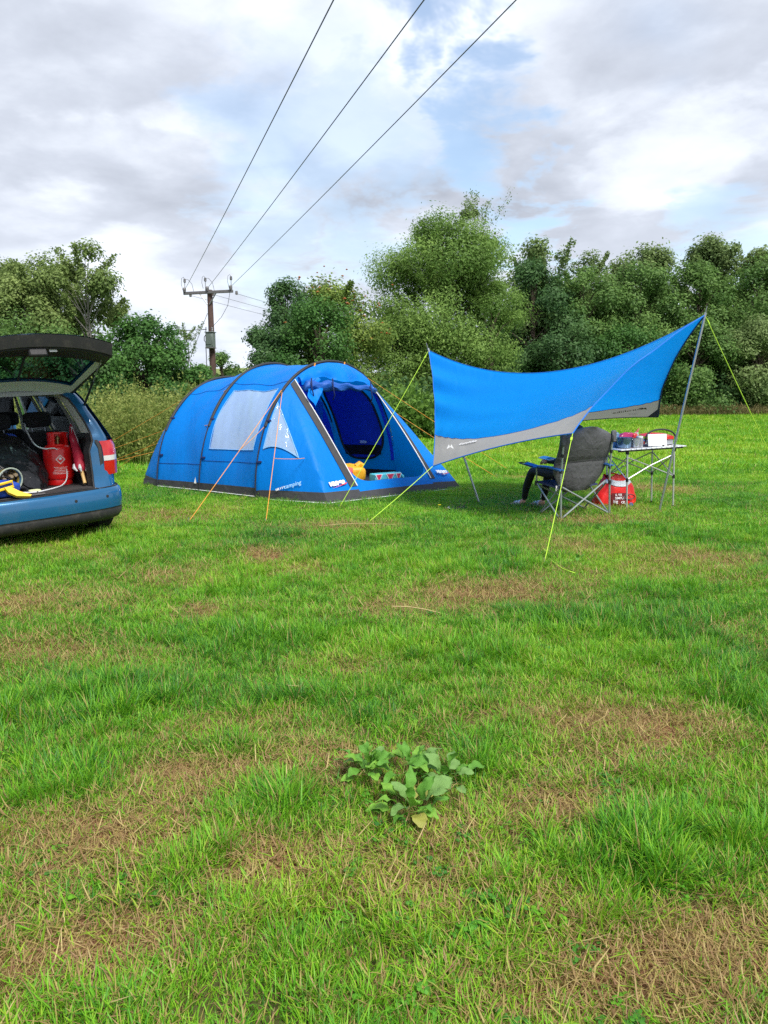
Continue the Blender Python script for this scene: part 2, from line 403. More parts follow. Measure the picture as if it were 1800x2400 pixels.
# ------------------------------------------------------------------ grass (nobody could count it): blades grouped in tufts, scattered over the field
def blade_tuft(name, nb, size, hlo, hhi, width, lean, flat, m, seed):
    r = np.random.default_rng(seed); vs = []; fs = []; at = []
    for b in range(nb):
        x, y = r.normal(0, size, 2) if not flat else r.uniform(-size, size, 2)
        h = r.uniform(hlo, hhi); w = width * r.uniform(.7, 1.3); a = r.uniform(0, 2 * math.pi)
        if not flat: a = math.atan2(y, x) + r.normal(0, 1.0)
        ln = abs(r.normal(lean, .25)) if not flat else r.uniform(.85, 1.5)
        d = np.array([math.cos(a), math.sin(a)]); p = np.array([-d[1], d[0]]); k = len(vs)
        tt = (0, .4, .75, 1.0); pos = np.array([x, y, -.006 if not flat else r.uniform(0, .02)]); ang = ln * .35 if not flat else ln; prev = 0
        rv = r.random(); bend = r.uniform(.3, 1.1) * ln if not flat else r.normal(0, .35); sw = r.normal(0, .25)
        for q, t in enumerate(tt):
            seg = (t - prev) * h; prev = t
            pos = pos + np.array([d[0] * math.sin(ang) * seg, d[1] * math.sin(ang) * seg, max(math.cos(ang), -.25) * seg]) + np.append(p * sw * seg, 0)
            ang += bend * .45
            ww = w * (1, .9, .6, 0)[q] / 2
            if q < 3:
                vs += [tuple(pos + np.append(p * ww, 0)), tuple(pos - np.append(p * ww, 0))]; at += [rv, rv]
            else: vs.append(tuple(pos)); at.append(rv)
        fs += [(k, k + 1, k + 3), (k, k + 3, k + 2), (k + 2, k + 3, k + 5), (k + 2, k + 5, k + 4), (k + 4, k + 5, k + 6)]
    me = bpy.data.meshes.new(name); me.from_pydata(vs, [], fs); me.materials.append(m)
    a = me.attributes.new('v', 'FLOAT', 'POINT'); a.data.foreach_set('value', at)
    me.shade_smooth()
    return bpy.data.objects.new(name, me)
def grass_mat():
    m, nt, out = new_mat('grass_blades')
    dry = N(nt, 'ShaderNodeAttribute', attribute_name='dry', attribute_type='INSTANCER')
    hue = N(nt, 'ShaderNodeAttribute', attribute_name='hue', attribute_type='INSTANCER')
    v = N(nt, 'ShaderNodeAttribute', attribute_name='v')
    g = N(nt, 'ShaderNodeValToRGB'); e = g.color_ramp.elements
    e[0].position = 0; e[0].color = (.048, .195, .034, 1); e[1].position = 1; e[1].color = (.40, .55, .05, 1)
    k = e.new(.35); k.color = (.125, .38, .018, 1); k = e.new(.7); k.color = (.225, .48, .022, 1)
    h2 = N(nt, 'ShaderNodeMath', operation='MULTIPLY_ADD'); nt.links.new(v.outputs['Fac'], h2.inputs[0]); h2.inputs[1].default_value = .6
    h3 = N(nt, 'ShaderNodeMath', operation='SUBTRACT'); nt.links.new(hue.outputs['Fac'], h3.inputs[0]); h3.inputs[1].default_value = .30
    nt.links.new(h3.outputs[0], h2.inputs[2]); nt.links.new(h2.outputs[0], g.inputs[0])
    s = N(nt, 'ShaderNodeValToRGB'); e = s.color_ramp.elements
    mm = N(nt, 'ShaderNodeMath', operation='MULTIPLY'); nt.links.new(v.outputs['Fac'], mm.inputs[0]); mm.inputs[1].default_value = 37.0
    fr = N(nt, 'ShaderNodeMath', operation='FRACT'); nt.links.new(mm.outputs[0], fr.inputs[0]); nt.links.new(fr.outputs[0], s.inputs[0])
    e[0].color = (.29, .165, .085, 1); e[1].color = (.58, .46, .21, 1); k = e.new(.45); k.color = (.40, .285, .125, 1); k = e.new(.75); k.color = (.38, .33, .09, 1)
    lt = N(nt, 'ShaderNodeMath', operation='LESS_THAN'); nt.links.new(v.outputs['Fac'], lt.inputs[0]); nt.links.new(dry.outputs['Fac'], lt.inputs[1])
    mx = N(nt, 'ShaderNodeMix', data_type='RGBA'); nt.links.new(lt.outputs[0], mx.inputs[0]); nt.links.new(g.outputs[0], mx.inputs[6]); nt.links.new(s.outputs[0], mx.inputs[7])
    b = N(nt, 'ShaderNodeBsdfPrincipled'); nt.links.new(mx.outputs[2], b.inputs['Base Color']); b.inputs['Roughness'].default_value = .5; b.inputs['Specular IOR Level'].default_value = .35
    t = N(nt, 'ShaderNodeBsdfTranslucent'); nt.links.new(mx.outputs[2], t.inputs[0])
    ms = N(nt, 'ShaderNodeMixShader'); ms.inputs[0].default_value = .38; nt.links.new(b.outputs[0], ms.inputs[1]); nt.links.new(t.outputs[0], ms.inputs[2]); nt.links.new(ms.outputs[0], out.inputs[0])
    return m
GM = grass_mat()
def scatter(name, protos, pts, label):
    """pts: dict of arrays x y z rz sc idx dry hue -> one stuff object that carries tufts on points"""
    col = bpy.data.collections.new(name + '_tufts')
    for i, p in enumerate(protos):
        p.name = 'tuft_%02d' % i; col.objects.link(p)
    n = len(pts['x']); me = bpy.data.meshes.new(name); me.vertices.add(n)
    me.vertices.foreach_set('co', np.stack([pts['x'], pts['y'], pts['z']], 1).astype(np.float32).ravel())
    for a in ('dry', 'hue', 'rz', 'sc', 'tx', 'ty'):
        t = me.attributes.new(a, 'FLOAT', 'POINT'); t.data.foreach_set('value', np.asarray(pts.get(a, np.zeros(n)), np.float32))
    t = me.attributes.new('idx', 'INT', 'POINT'); t.data.foreach_set('value', np.asarray(pts['idx'], np.int32))
    o = bpy.data.objects.new(name, me); COL.objects.link(o)
    ng = bpy.data.node_groups.new(name, 'GeometryNodeTree')
    ng.interface.new_socket('Geometry', in_out='INPUT', socket_type='NodeSocketGeometry'); ng.interface.new_socket('Geometry', in_out='OUTPUT', socket_type='NodeSocketGeometry')
    A = lambda t, **k: N(ng, t, **k); L = ng.links.new
    gi = A('NodeGroupInput'); go = A('NodeGroupOutput'); mp = A('GeometryNodeMeshToPoints'); L(gi.outputs[0], mp.inputs[0])
    ci = A('GeometryNodeCollectionInfo'); ci.inputs[0].default_value = col; ci.inputs[1].default_value = True; ci.inputs[2].default_value = True
    ip = A('GeometryNodeInstanceOnPoints'); L(mp.outputs[0], ip.inputs['Points']); L(ci.outputs[0], ip.inputs['Instance']); ip.inputs['Pick Instance'].default_value = True
    def na(nm, ty='FLOAT'):
        q = A('GeometryNodeInputNamedAttribute', data_type=ty); q.inputs[0].default_value = nm; return q.outputs[0]
    L(na('idx', 'INT'), ip.inputs['Instance Index'])
    cx = A('ShaderNodeCombineXYZ'); L(na('tx'), cx.inputs[0]); L(na('ty'), cx.inputs[1]); L(na('rz'), cx.inputs[2]); L(cx.outputs[0], ip.inputs['Rotation'])
    L(na('sc'), ip.inputs['Scale']); L(ip.outputs[0], go.inputs[0])
    md = o.modifiers.new('tufts', 'NODES'); md.node_group = ng
    tag(o, label, 'grass', kind='stuff'); return o
# tuft kinds: 0-3 short turf, 4-7 tall tuft, 8-10 straw lying flat, 11 thin upright stalks, 12-14 wide far turf, 15 rosette-like mid tuft
protos = [blade_tuft('t', 46, .055, .022, .062, .0045, .55, False, GM, 10 + i) for i in range(4)]
protos += [blade_tuft('t', 62, .032, .07, .17, .0054, .75, False, GM, 20 + i) for i in range(4)]
protos += [blade_tuft('t', 60, .10, .018, .070, .0030, 1.2, True, GM, 30 + i) for i in range(3)]
protos += [blade_tuft('t', 4, .05, .07, .14, .0022, .5, False, GM, 40)]
protos += [blade_tuft('t', 60, .13, .03, .085, .010, .7, False, GM, 50 + i) for i in range(3)]
protos += [blade_tuft('t', 50, .045, .04, .11, .0054, .8, False, GM, 60)]
def clover(name, n, seed):
    r = np.random.default_rng(seed); vs = []; fs = []; at = []
    for i in range(n):
        x, y = r.normal(0, .05, 2); z = r.uniform(.015, .05)
        for k in range(3):
            a = 2.094 * k + r.uniform(0, 1); s = r.uniform(.007, .012); c = np.array([x + math.cos(a) * s, y + math.sin(a) * s, z]); q = len(vs)
            for b in range(6):
                an = 1.047 * b; vs.append((c[0] + s * math.cos(an), c[1] + s * math.sin(an), z + .004 * math.sin(an + a)))
                at.append(.35 + .4 * r.random())
            fs.append(tuple(range(q, q + 6)))
    me = bpy.data.meshes.new(name); me.from_pydata(vs, [], fs); me.materials.append(GM)
    t = me.attributes.new('v', 'FLOAT', 'POINT'); t.data.foreach_set('value', at); return bpy.data.objects.new(name, me)
protos += [clover('t', 16, 80), clover('t', 22, 81)]
def wedge(n, y0, y1, k=.62, m=1.3):
    out = [np.zeros((0, 2))]; got = 0
    while got < n:
        y = rng.uniform(y0, y1, n * 2); x = rng.uniform(-1, 1, n * 2) * (k * y1 + m)
        q = np.abs(x) < k * y + m; a = np.stack([x[q], y[q]], 1); out.append(a); got += len(a)
    return np.concatenate(out)[:n].T
B = {k: [] for k in ('x', 'y', 'z', 'rz', 'sc', 'idx', 'dry', 'hue', 'tx', 'ty')}
def put(x, y, idx, sc, dry, hue, tilt=.12):
    n = len(x); B['x'].append(x); B['y'].append(y); B['z'].append(gz(x, y)); B['rz'].append(rng.uniform(0, 6.28, n)); B['sc'].append(sc); B['idx'].append(idx)
    B['dry'].append(dry); B['hue'].append(hue); B['tx'].append(rng.normal(0, tilt, n)); B['ty'].append(rng.normal(0, tilt, n))
def huef(x, y): return np.clip(-.02 + .90 * fbm(x * .9 + 70, y * .9 + 7, 4) + .14 * rng.normal(0, 1, len(x)) + .10 * sstep(9, 22, y), 0, 1)
for (n, y0, y1, big) in ((20000, 1.15, 4.5, .90), (30000, 4.5, 9, .97), (30000, 9, 16, 1.0)):
    x, y = wedge(n, y0, y1); w = worn(x, y); t = tall(x, y)
    keep = rng.random(n) < np.clip((1.08 - 1.05 * np.clip(w, 0, 1) ** 1.2) * np.where(y < 9, np.clip(.30 + 1.5 * (vnoise(x * 8.5, y * 8.5) - .15), .12, 1), 1), .04, 1); x, y, w, t = x[keep], y[keep], w[keep], t[keep]
    pick = rng.random(len(x)); idx = rng.integers(0, 4, len(x)); idx = np.where(pick < t * .50, rng.integers(4, 8, len(x)), idx); idx = np.where((pick > .66) & (w < .55), 15, idx)
    idx = np.where((y > 8.5) & (idx != 15), rng.integers(12, 15, len(x)), idx)
    sc = big * rng.uniform(.7, 1.2, len(x)) * np.where(idx < 4, .85 + .25 * t, np.where(idx < 8, .55 + .48 * t, np.where(idx == 15, .8, .52 + .25 * t)))
    put(x, y, idx, sc, np.clip(.05 + .15 * (1 - sstep(2.5, 6, y)) * (1 - np.clip(t, 0, 1)) + .58 * w ** 1.35 + rng.normal(0, .06, len(x)) - .06 * t, .015, .8), huef(x, y) - .07 * np.clip(t, 0, 1))
for (n, y0, y1, big) in ((7500, 1.15, 4.5, 1.0), (9000, 4.5, 9, 1.25), (5000, 9, 14, 1.6)):
    x, y = wedge(n, y0, y1); w = worn(x, y); keep = rng.random(n) < np.clip(.05 + .95 * w, 0, 1); x, y, w = x[keep], y[keep], w[keep]
    put(x, y, rng.integers(8, 11, len(x)), big * rng.uniform(.7, 1.3, len(x)), np.clip(.45 + .55 * w, 0, .97), huef(x, y), .05)
x, y = wedge(380, 1.3, 9); put(x, y, np.full(len(x), 11), rng.uniform(.7, 1.3, len(x)), rng.uniform(.1, .9, len(x)), huef(x, y), .35)
x, y = wedge(2600, 1.2, 6.0); q = fbm(x * 2.3 + 9, y * 2.3 + 50, 3) > .66; x, y = x[q], y[q]; put(x, y, rng.integers(16, 18, len(x)), rng.uniform(.4, .7, len(x)), np.full(len(x), .02), rng.uniform(.0, .45, len(x)), .1)
# the far field
x, y = wedge(60000, 15, 66, .70, 2.0); q = rng.random(len(x)) < np.clip(26 / y, .3, 1); x, y = x[q], y[q]; w = worn(x, y)
put(x, y, rng.integers(12, 15, len(x)), rng.uniform(.8, 1.35, len(x)) * (1 + y / 70), np.clip(.06 + .8 * np.clip(w - .15, 0, 1), 0, .7), np.clip(huef(x, y) + .12, 0, 1), .08)
BB = {k: np.concatenate(v) for k, v in B.items()}
# no tufts inside the car's footprint floor or under the tent floor
def inpoly(px, py, poly):
    c = np.zeros(len(px), bool); n = len(poly)
    for i in range(n):
        x1, y1 = poly[i]; x2, y2 = poly[(i + 1) % n]
        c ^= ((y1 > py) != (y2 > py)) & (px < (x2 - x1) * (py - y1) / (y2 - y1 + 1e-12) + x1)
    return c
TENT_FLOOR = [(-4.05, 13.3), (-3.6, 12.8), (-1.85, 11.5), (-.75, 11.05), (1.1, 12.75), (-.2, 13.6), (-2.0, 15.0), (-3.0, 15.3)]
BB = {k: v[~inpoly(BB['x'], BB['y'], TENT_FLOOR)] for k, v in BB.items()} if True else BB
scatter('meadow_grass', protos, BB, 'patchy green and straw coloured grass covering the field')

# ------------------------------------------------------------------ far hill beyond the hedges
def hillz(x, y):
    return 15 * np.exp(-((x + 70) / 150) ** 2) * sstep(210, 430, y) + 5 * fbm(x / 90, y / 90, 3) * sstep(200, 300, y)
hx, hy = np.meshgrid(np.linspace(-420, 420, 120), np.linspace(200, 700, 60), indexing='ij')
ii = (np.arange(119)[:, None] * 60 + np.arange(59)[None, :]).ravel()
hill = mesh_np('hill', np.stack([hx, hy, hillz(hx, hy) - .3], -1).reshape(-1, 3), np.stack([ii, ii + 60, ii + 61, ii + 1], 1), mat('hill_pasture', (.16, .21, .045), .95, var=.3, scale=.03), smooth=True)
tag(hill, 'distant green pasture hill beyond the hedges', 'hill', kind='structure')

# ------------------------------------------------------------------ trees
def leaf_mat(name, dark, light, transl=.42):
    if name in _M: return _M[name]
    m, nt, out = new_mat(name)
    t = N(nt, 'ShaderNodeAttribute', attribute_name='tint')
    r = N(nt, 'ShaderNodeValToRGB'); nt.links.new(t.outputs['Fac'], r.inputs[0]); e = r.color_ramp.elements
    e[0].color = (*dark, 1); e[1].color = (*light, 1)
    b = N(nt, 'ShaderNodeBsdfPrincipled'); nt.links.new(r.outputs[0], b.inputs['Base Color']); b.inputs['Roughness'].default_value = .55; b.inputs['Specular IOR Level'].default_value = .25
    tr = N(nt, 'ShaderNodeBsdfTranslucent'); nt.links.new(r.outputs[0], tr.inputs[0])
    ms = N(nt, 'ShaderNodeMixShader'); ms.inputs[0].default_value = transl; nt.links.new(b.outputs[0], ms.inputs[1]); nt.links.new(tr.outputs[0], ms.inputs[2]); nt.links.new(ms.outputs[0], out.inputs[0])
    _M[name] = m; return m
BARK = mat('bark_brown', (.10, .075, .055), .9, var=.4, scale=8, bump=.5, bscale=20)
BARKP = mat('bark_pale', (.30, .28, .25), .9, var=.45, scale=8, bump=.4, bscale=20)
LM = {'birch': leaf_mat('leaf_birch', (0.108, 0.182, 0.043), (0.291, 0.377, 0.122)), 'thorn': leaf_mat('leaf_thorn', (0.038, 0.116, 0.026), (0.123, 0.274, 0.057)),
      'willow': leaf_mat('leaf_willow', (0.102, 0.200, 0.040), (0.285, 0.438, 0.101)), 'hazel': leaf_mat('leaf_hazel', (0.070, 0.158, 0.036), (0.204, 0.340, 0.086)),
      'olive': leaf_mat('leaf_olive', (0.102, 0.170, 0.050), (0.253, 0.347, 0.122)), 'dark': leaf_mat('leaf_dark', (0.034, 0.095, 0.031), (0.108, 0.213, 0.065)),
      'rowan': leaf_mat('leaf_rowan', (0.083, 0.166, 0.032), (0.256, 0.346, 0.070)), 'berry': mat('rowan_berries', (.30, .085, .02), .5, var=.3)}
def leaves(cen, size, asp, tint, droop, r, dirv=None, nrm=None):
    """one folded diamond per leaf"""
    n = len(cen); a = r.normal(size=(n, 3)); a[:, 2] -= droop
    if dirv is not None: a = a * .55 + dirv
    a /= np.linalg.norm(a, axis=1)[:, None]
    if nrm is not None:
        nn = nrm * 1.1 + r.normal(size=(n, 3)) * .62 + np.array([0, 0, .45]); nn /= np.linalg.norm(nn, axis=1)[:, None]
        a = a - nn * (a * nn).sum(1)[:, None]; a /= np.linalg.norm(a, axis=1)[:, None] + 1e-9
    b = np.cross(a, r.normal(size=(n, 3))) if nrm is None else np.cross(nn, a); b /= np.linalg.norm(b, axis=1)[:, None] + 1e-9
    s = size * r.uniform(.6, 1.35, n); L = (a * s[:, None]); W = b * (s * asp)[:, None]
    v = np.stack([cen - L * .5, cen + W * .5, cen + L * .5, cen - W * .5], 1).reshape(-1, 3)
    return v, np.arange(4 * n).reshape(-1, 4), np.repeat(tint, 4)
def tree(name, label, x, y, h, hw, kind, n, leaf, base=.12, clumps=26, asp=.5, droop=.3, wisps=0, squash=1.0, bark=None, trunk_r=.12, group=None, seed=1, cr=.34, top=.55, lean=0.0, berries=0, low=.62):
    r = np.random.default_rng(seed); z0 = gzf(x, y) - .05
    t = thing(name, (x, y, z0), label, 'tree', group=group)
    # clump centres fill a lumpy egg
    C = []; hc = h * (1 - base); zc = h * base
    while len(C) < clumps:
        u = r.uniform(0, 1); ang = r.uniform(0, 6.283)
        prof = math.sin(min(1, u / top) * math.pi / 2) if u < top else math.sqrt(max(0, 1 - ((u - top) / (1 - top)) ** 2))
        prof = max(.10, (low + (1 - low) * prof) if u < top else prof)
        rad = hw * prof * math.sqrt(r.uniform(.15, 1)) * (1 - cr * .55)
        C.append((rad * math.cos(ang) + lean * u, rad * math.sin(ang) * squash, zc + hc * (.04 + .90 * u)))
    C = np.array(C); CR = hw * cr * r.uniform(.65, 1.3, clumps) * (1 - .30 * (C[:, 2] / h))
    tb = MB()
    tip = Vector((lean * .6, 0, h * .8)); tb.tube([V(0, 0, 0), V(lean * .1, 0, h * .25), V(lean * .3 + .1, .05, h * .5), tip], [trunk_r, trunk_r * .8, trunk_r * .5, trunk_r * .12], 8)
    for i in range(clumps):
        f = min(.72, max(.05, C[i][2] / h * .75)); s = Vector((lean * f * .7, 0, h * f)); e2 = Vector(C[i]); mid = s.lerp(e2, .5) + V(0, 0, .12 * hw)
        tb.tube([s, mid, e2], [trunk_r * .36, trunk_r * .2, trunk_r * .05], 5, cap=False)
    w8 = CR ** 2; ci = r.choice(clumps, n, p=w8 / w8.sum()); d = r.normal(size=(n, 3)); d /= np.linalg.norm(d, axis=1)[:, None]
    rr = CR[ci] * np.clip(r.normal(.84, .26, n), .1, 1.6); pos = C[ci] + d * rr[:, None] * np.array([1, 1, .82])
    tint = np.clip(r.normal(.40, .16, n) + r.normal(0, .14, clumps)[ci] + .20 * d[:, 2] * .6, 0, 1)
    dv = None
    if kind in ('willow', 'birch'): dv = d * .35 + np.array([0, 0, .35 if kind == 'willow' else -.5])
    outw = pos - np.array([lean * .5, 0, h * .45]); outw /= np.linalg.norm(outw, axis=1)[:, None]
    parts = [leaves(pos, leaf, asp, tint, droop, r, dv, d * .75 + outw * .6)]
    for k in range(wisps):        # thin sprays standing clear of the crown
        ang = r.uniform(0, 6.283); u = r.uniform(.62, 1.0); rad = hw * (1.0 - .85 * max(0, (u - .55) / .45)) * r.uniform(.6, 1.05)
        s = V(rad * .6 * math.cos(ang) + lean * u, rad * .6 * math.sin(ang) * squash, zc + hc * u * .82); L = r.uniform(.10, .22) * h
        e2 = s + V(math.cos(ang) * L * .55, math.sin(ang) * L * .55 * squash, L * r.uniform(.35, 1.0)); tb.tube([s, s.lerp(e2, .5) + V(0, 0, .05 * L), e2], [trunk_r * .12, trunk_r * .07, .006], 4, cap=False)
        m = int(n / 42 / max(1, wisps / 14)); tt = r.uniform(.05, 1.08, m); q = np.array(s)[None] * (1 - tt[:, None]) + np.array(e2)[None] * tt[:, None] + r.normal(0, L * .055, (m, 3))
        parts.append(leaves(q, leaf * .85, asp, np.clip(r.normal(.45, .2, m), 0, 1), droop, r))
    v = np.concatenate([p[0] for p in parts]); tn = np.concatenate([p[2] for p in parts]); f = np.arange(len(v)).reshape(-1, 4)
    tb.build('trunk', bark or BARK, t)
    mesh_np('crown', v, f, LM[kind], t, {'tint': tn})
    if berries:
        bc = C[C[:, 2] > h * .55]; q = bc[r.integers(0, len(bc), berries)] + r.normal(0, hw * .2, (berries, 3)); bb = MB()
        for p in q:
            s = .065 * r.uniform(.7, 1.3)
            bb.add([(p[0] + s * a, p[1] + s * b, p[2] + s * .7 * c) for a, b, c in ((1, 0, 0), (-1, 0, 0), (0, 1, 0), (0, -1, 0), (0, 0, 1), (0, 0, -1))], [(0, 2, 4), (2, 1, 4), (1, 3, 4), (3, 0, 4), (2, 0, 5), (1, 2, 5), (3, 1, 5), (0, 3, 5)])
        tag(bb.build('berries', LM['berry'], t), kind='stuff')
    return t
BG = 'trees along the field edge'
#        name, label, x, y, height, half width, leaf kind, leaves, leaf size, extras
TREES = [
 ('birch_tree', 'loose airy birch, tallest beside the dark hawthorn behind the car', -11.5, 30.5, 7.5, 2.2, 'birch', 24000, 0.125, dict(base=.03, clumps=38, low=.9, asp=.6, droop=.5, wisps=18, bark=BARKP, trunk_r=.07, cr=.30)),
 ('birch_tree', 'rounded yellow-green birch in the middle of the birch group', -13.5, 30.0, 6.4, 2.0, 'birch', 24000, 0.121, dict(base=.04, clumps=34, asp=.6, droop=.4, wisps=8, bark=BARKP, trunk_r=.08, low=.85)),
 ('birch_tree', 'tall thin birch above the open car boot', -14.0, 33.0, 7.4, 2.0, 'birch', 16000, 0.125, dict(base=.08, clumps=28, low=.9, asp=.6, droop=.5, wisps=14, bark=BARKP, trunk_r=.07)),
 ('birch_tree', 'birch at the left edge of the picture with pale feathery top', -15.6, 31.5, 7.4, 2.1, 'birch', 20000, 0.121, dict(base=.04, clumps=34, asp=.6, droop=.5, wisps=12, bark=BARKP, trunk_r=.08, low=.9)),
 ('hazel_shrub', 'low dark green shrub under the birches behind the car roof', -12.6, 27.5, 4.2, 2.6, 'hazel', 26000, 0.115, dict(base=.02, clumps=36, low=.95)),
 ('hazel_shrub', 'leafy shrub under the birches at the edge of the picture', -15.6, 27.5, 4.8, 2.4, 'hazel', 22000, 0.115, dict(base=.02, clumps=30, low=.95)),
 ('hawthorn_tree', 'dense dark hawthorn standing beside the utility pole', -7.55, 25.0, 4.35, 1.85, 'thorn', 34000, 0.101, dict(base=.0, clumps=52, asp=.62, wisps=10, cr=.28, top=.5, low=.95)),
 ('hawthorn_tree', 'smaller thorn bush right under the utility pole', -6.15, 24.5, 2.5, 1.3, 'thorn', 20000, 0.101, dict(base=.0, clumps=30, asp=.62, low=.95)),
 ('hawthorn_tree', 'dark thorn bush directly behind the open tailgate', -9.4, 24.5, 3.3, 1.8, 'dark', 22000, 0.103, dict(base=.0, clumps=34, asp=.62, low=.95)),
 ('willow_shrub', 'thin grey-green willow spray between thorn bush and pole', -6.75, 27.0, 4.1, .8, 'olive', 3600, 0.103, dict(base=.35, clumps=12, asp=.35, wisps=8, trunk_r=.04)),
 ('elder_bush', 'small bush right of the pole in front of the hill', -8.3, 40.0, 3.5, 1.5, 'hazel', 9000, 0.149, dict(base=.0, clumps=22, wisps=3, low=.95)),
 ('elder_bush', 'low rounded bush peeping over the tent roof', -6.4, 43.0, 2.9, 1.6, 'hazel', 9000, 0.149, dict(base=.0, clumps=22, low=.95)),
 ('pointed_thorn', 'narrow pointed dark tree left of the rowan', -3.75, 30.5, 6.0, 1.55, 'dark', 26000, 0.109, dict(base=.0, clumps=40, asp=.55, droop=.1, wisps=8, top=.15, cr=.36, low=.95)),
 ('laurel_bush', 'broad low dark bush behind the tent roof', -4.1, 28.5, 4.2, 1.6, 'dark', 22000, 0.115, dict(base=.0, clumps=30, low=.95)),
 ('laurel_bush', 'glossy dark green bush in front of the rowan', -2.3, 28.0, 4.9, 2.0, 'thorn', 34000, 0.115, dict(base=.0, clumps=38, low=.95)),
 ('rowan_tree', 'rowan with clusters of orange-red berries in its crown', -1.9, 31.5, 6.1, 2.4, 'rowan', 34000, 0.127, dict(base=.0, clumps=44, asp=.55, wisps=5, berries=110, low=.9)),
 ('willow_tree', 'large olive-green willow towering over the tent and tarp', 2.75, 36.0, 9.4, 3.75, 'willow', 105000, .145, dict(base=.0, clumps=96, asp=.36, droop=.1, wisps=40, cr=.28, trunk_r=.16, top=.62, low=.95)),
 ('willow_tree', 'broad low willow lobe at the foot of the large willow', .60, 34.0, 4.9, 2.2, 'willow', 34000, .105, dict(base=.0, clumps=40, asp=.36, droop=.1, wisps=6, low=.95)),
 ('willow_tree', 'brighter willow lobe on the sunny side of the large willow', 4.65, 34.5, 6.5, 1.9, 'willow', 32000, .105, dict(base=.0, clumps=36, asp=.36, droop=.1, wisps=8, low=.9)),
 ('birch_tree', 'wispy birch sticking out above the large willow crown', 4.2, 37.0, 10.3, 1.3, 'olive', 6000, 0.115, dict(base=.55, clumps=14, asp=.5, droop=.4, wisps=12, trunk_r=.06, cr=.22)),
 ('alder_tree', 'feathery pale-topped tree just right of the large willow', 9.7, 48, 10.9, 2.9, 'olive', 20000, 0.207, dict(base=.05, clumps=36, asp=.55, droop=.4, wisps=14, low=.8)),
 ('alder_tree', 'dark full tree in the shade right of the large willow', 8.6, 45.5, 8.8, 3.1, 'dark', 32000, 0.190, dict(base=.0, clumps=54, low=.95)),
 ('ash_tree', 'first of the tall trees behind the tarp, domed top', 13.4, 52, 10.4, 2.9, 'olive', 22000, 0.207, dict(base=.03, clumps=40, asp=.55, wisps=8, low=.9)),
 ('ash_tree', 'broad olive tree above the middle of the tarp', 17.1, 53, 11.0, 3.5, 'olive', 30000, 0.207, dict(base=.03, clumps=50, asp=.55, wisps=10, low=.9)),
 ('ash_tree', 'tallest feathery tree above the tip of the tarp', 21.4, 52, 11.3, 3.0, 'olive', 27000, 0.207, dict(base=.03, clumps=44, asp=.55, droop=.5, wisps=16, low=.9)),
 ('ash_tree', 'drooping birch-like tree close to the picture edge', 24.2, 51, 10.8, 2.6, 'birch', 20000, 0.207, dict(base=.05, clumps=34, droop=.6, wisps=14, bark=BARKP, low=.85)),
 ('hazel_tree', 'mid-green hazel behind the dip of the tarp', 11.6, 46.5, 8.7, 3.0, 'hazel', 36000, 0.184, dict(base=.0, clumps=58, wisps=4, low=.95)),
 ('hazel_tree', 'mid-green hazel above the tarp slope', 15.2, 47.0, 8.9, 3.1, 'hazel', 36000, 0.184, dict(base=.0, clumps=58, wisps=4, low=.95)),
 ('hazel_tree', 'hazel left of the tall tarp pole', 18.7, 47.0, 8.8, 3.0, 'hazel', 34000, 0.184, dict(base=.0, clumps=54, wisps=4, low=.95)),
 ('hazel_tree', 'hazel right of the tall tarp pole', 22.3, 47.0, 9.0, 3.2, 'hazel', 34000, 0.184, dict(base=.0, clumps=54, wisps=4, low=.95)),
 ('hazel_tree', 'dark hazel at the picture edge behind the guy rope', 25.8, 48.0, 8.8, 3.2, 'dark', 28000, 0.190, dict(base=.0, clumps=48, wisps=2, low=.95)),
 ('blackthorn_bush', 'low dark bush at the field edge under the tarp dip', 9.9, 42.5, 5.0, 2.5, 'dark', 22000, 0.167, dict(base=.0, clumps=42, low=.95)),
 ('blackthorn_bush', 'low dark bush at the field edge behind the camping table', 13.6, 43.5, 4.9, 2.6, 'thorn', 22000, 0.167, dict(base=.0, clumps=42, low=.95)),
 ('blackthorn_bush', 'brownish bush at the field edge beside the tall pole', 17.4, 43.5, 5.2, 2.6, 'hazel', 22000, 0.167, dict(base=.0, clumps=42, low=.95)),
 ('blackthorn_bush', 'olive-brown bush under the guy rope at the field edge', 20.8, 43.5, 5.5, 2.4, 'olive', 22000, 0.167, dict(base=.0, clumps=42, low=.95)),
 ('blackthorn_bush', 'dark bush at the field edge, cut by the picture border', 24.1, 44.5, 5.4, 2.6, 'dark', 20000, 0.172, dict(base=.0, clumps=38, low=.95)),
 ('ash_tree', 'tree outside the picture border beyond the dark hazel', 29.2, 50, 9.8, 3.2, 'hazel', 20000, 0.207, dict(base=.0, clumps=40, wisps=3, low=.95)),
]
for i, (nm, lab, x, y, h, w, kd, n, lf, ex) in enumerate(TREES):
    tree(nm, lab, x, y, h, w, kd, n, lf, group=BG, seed=11 + i, **ex)

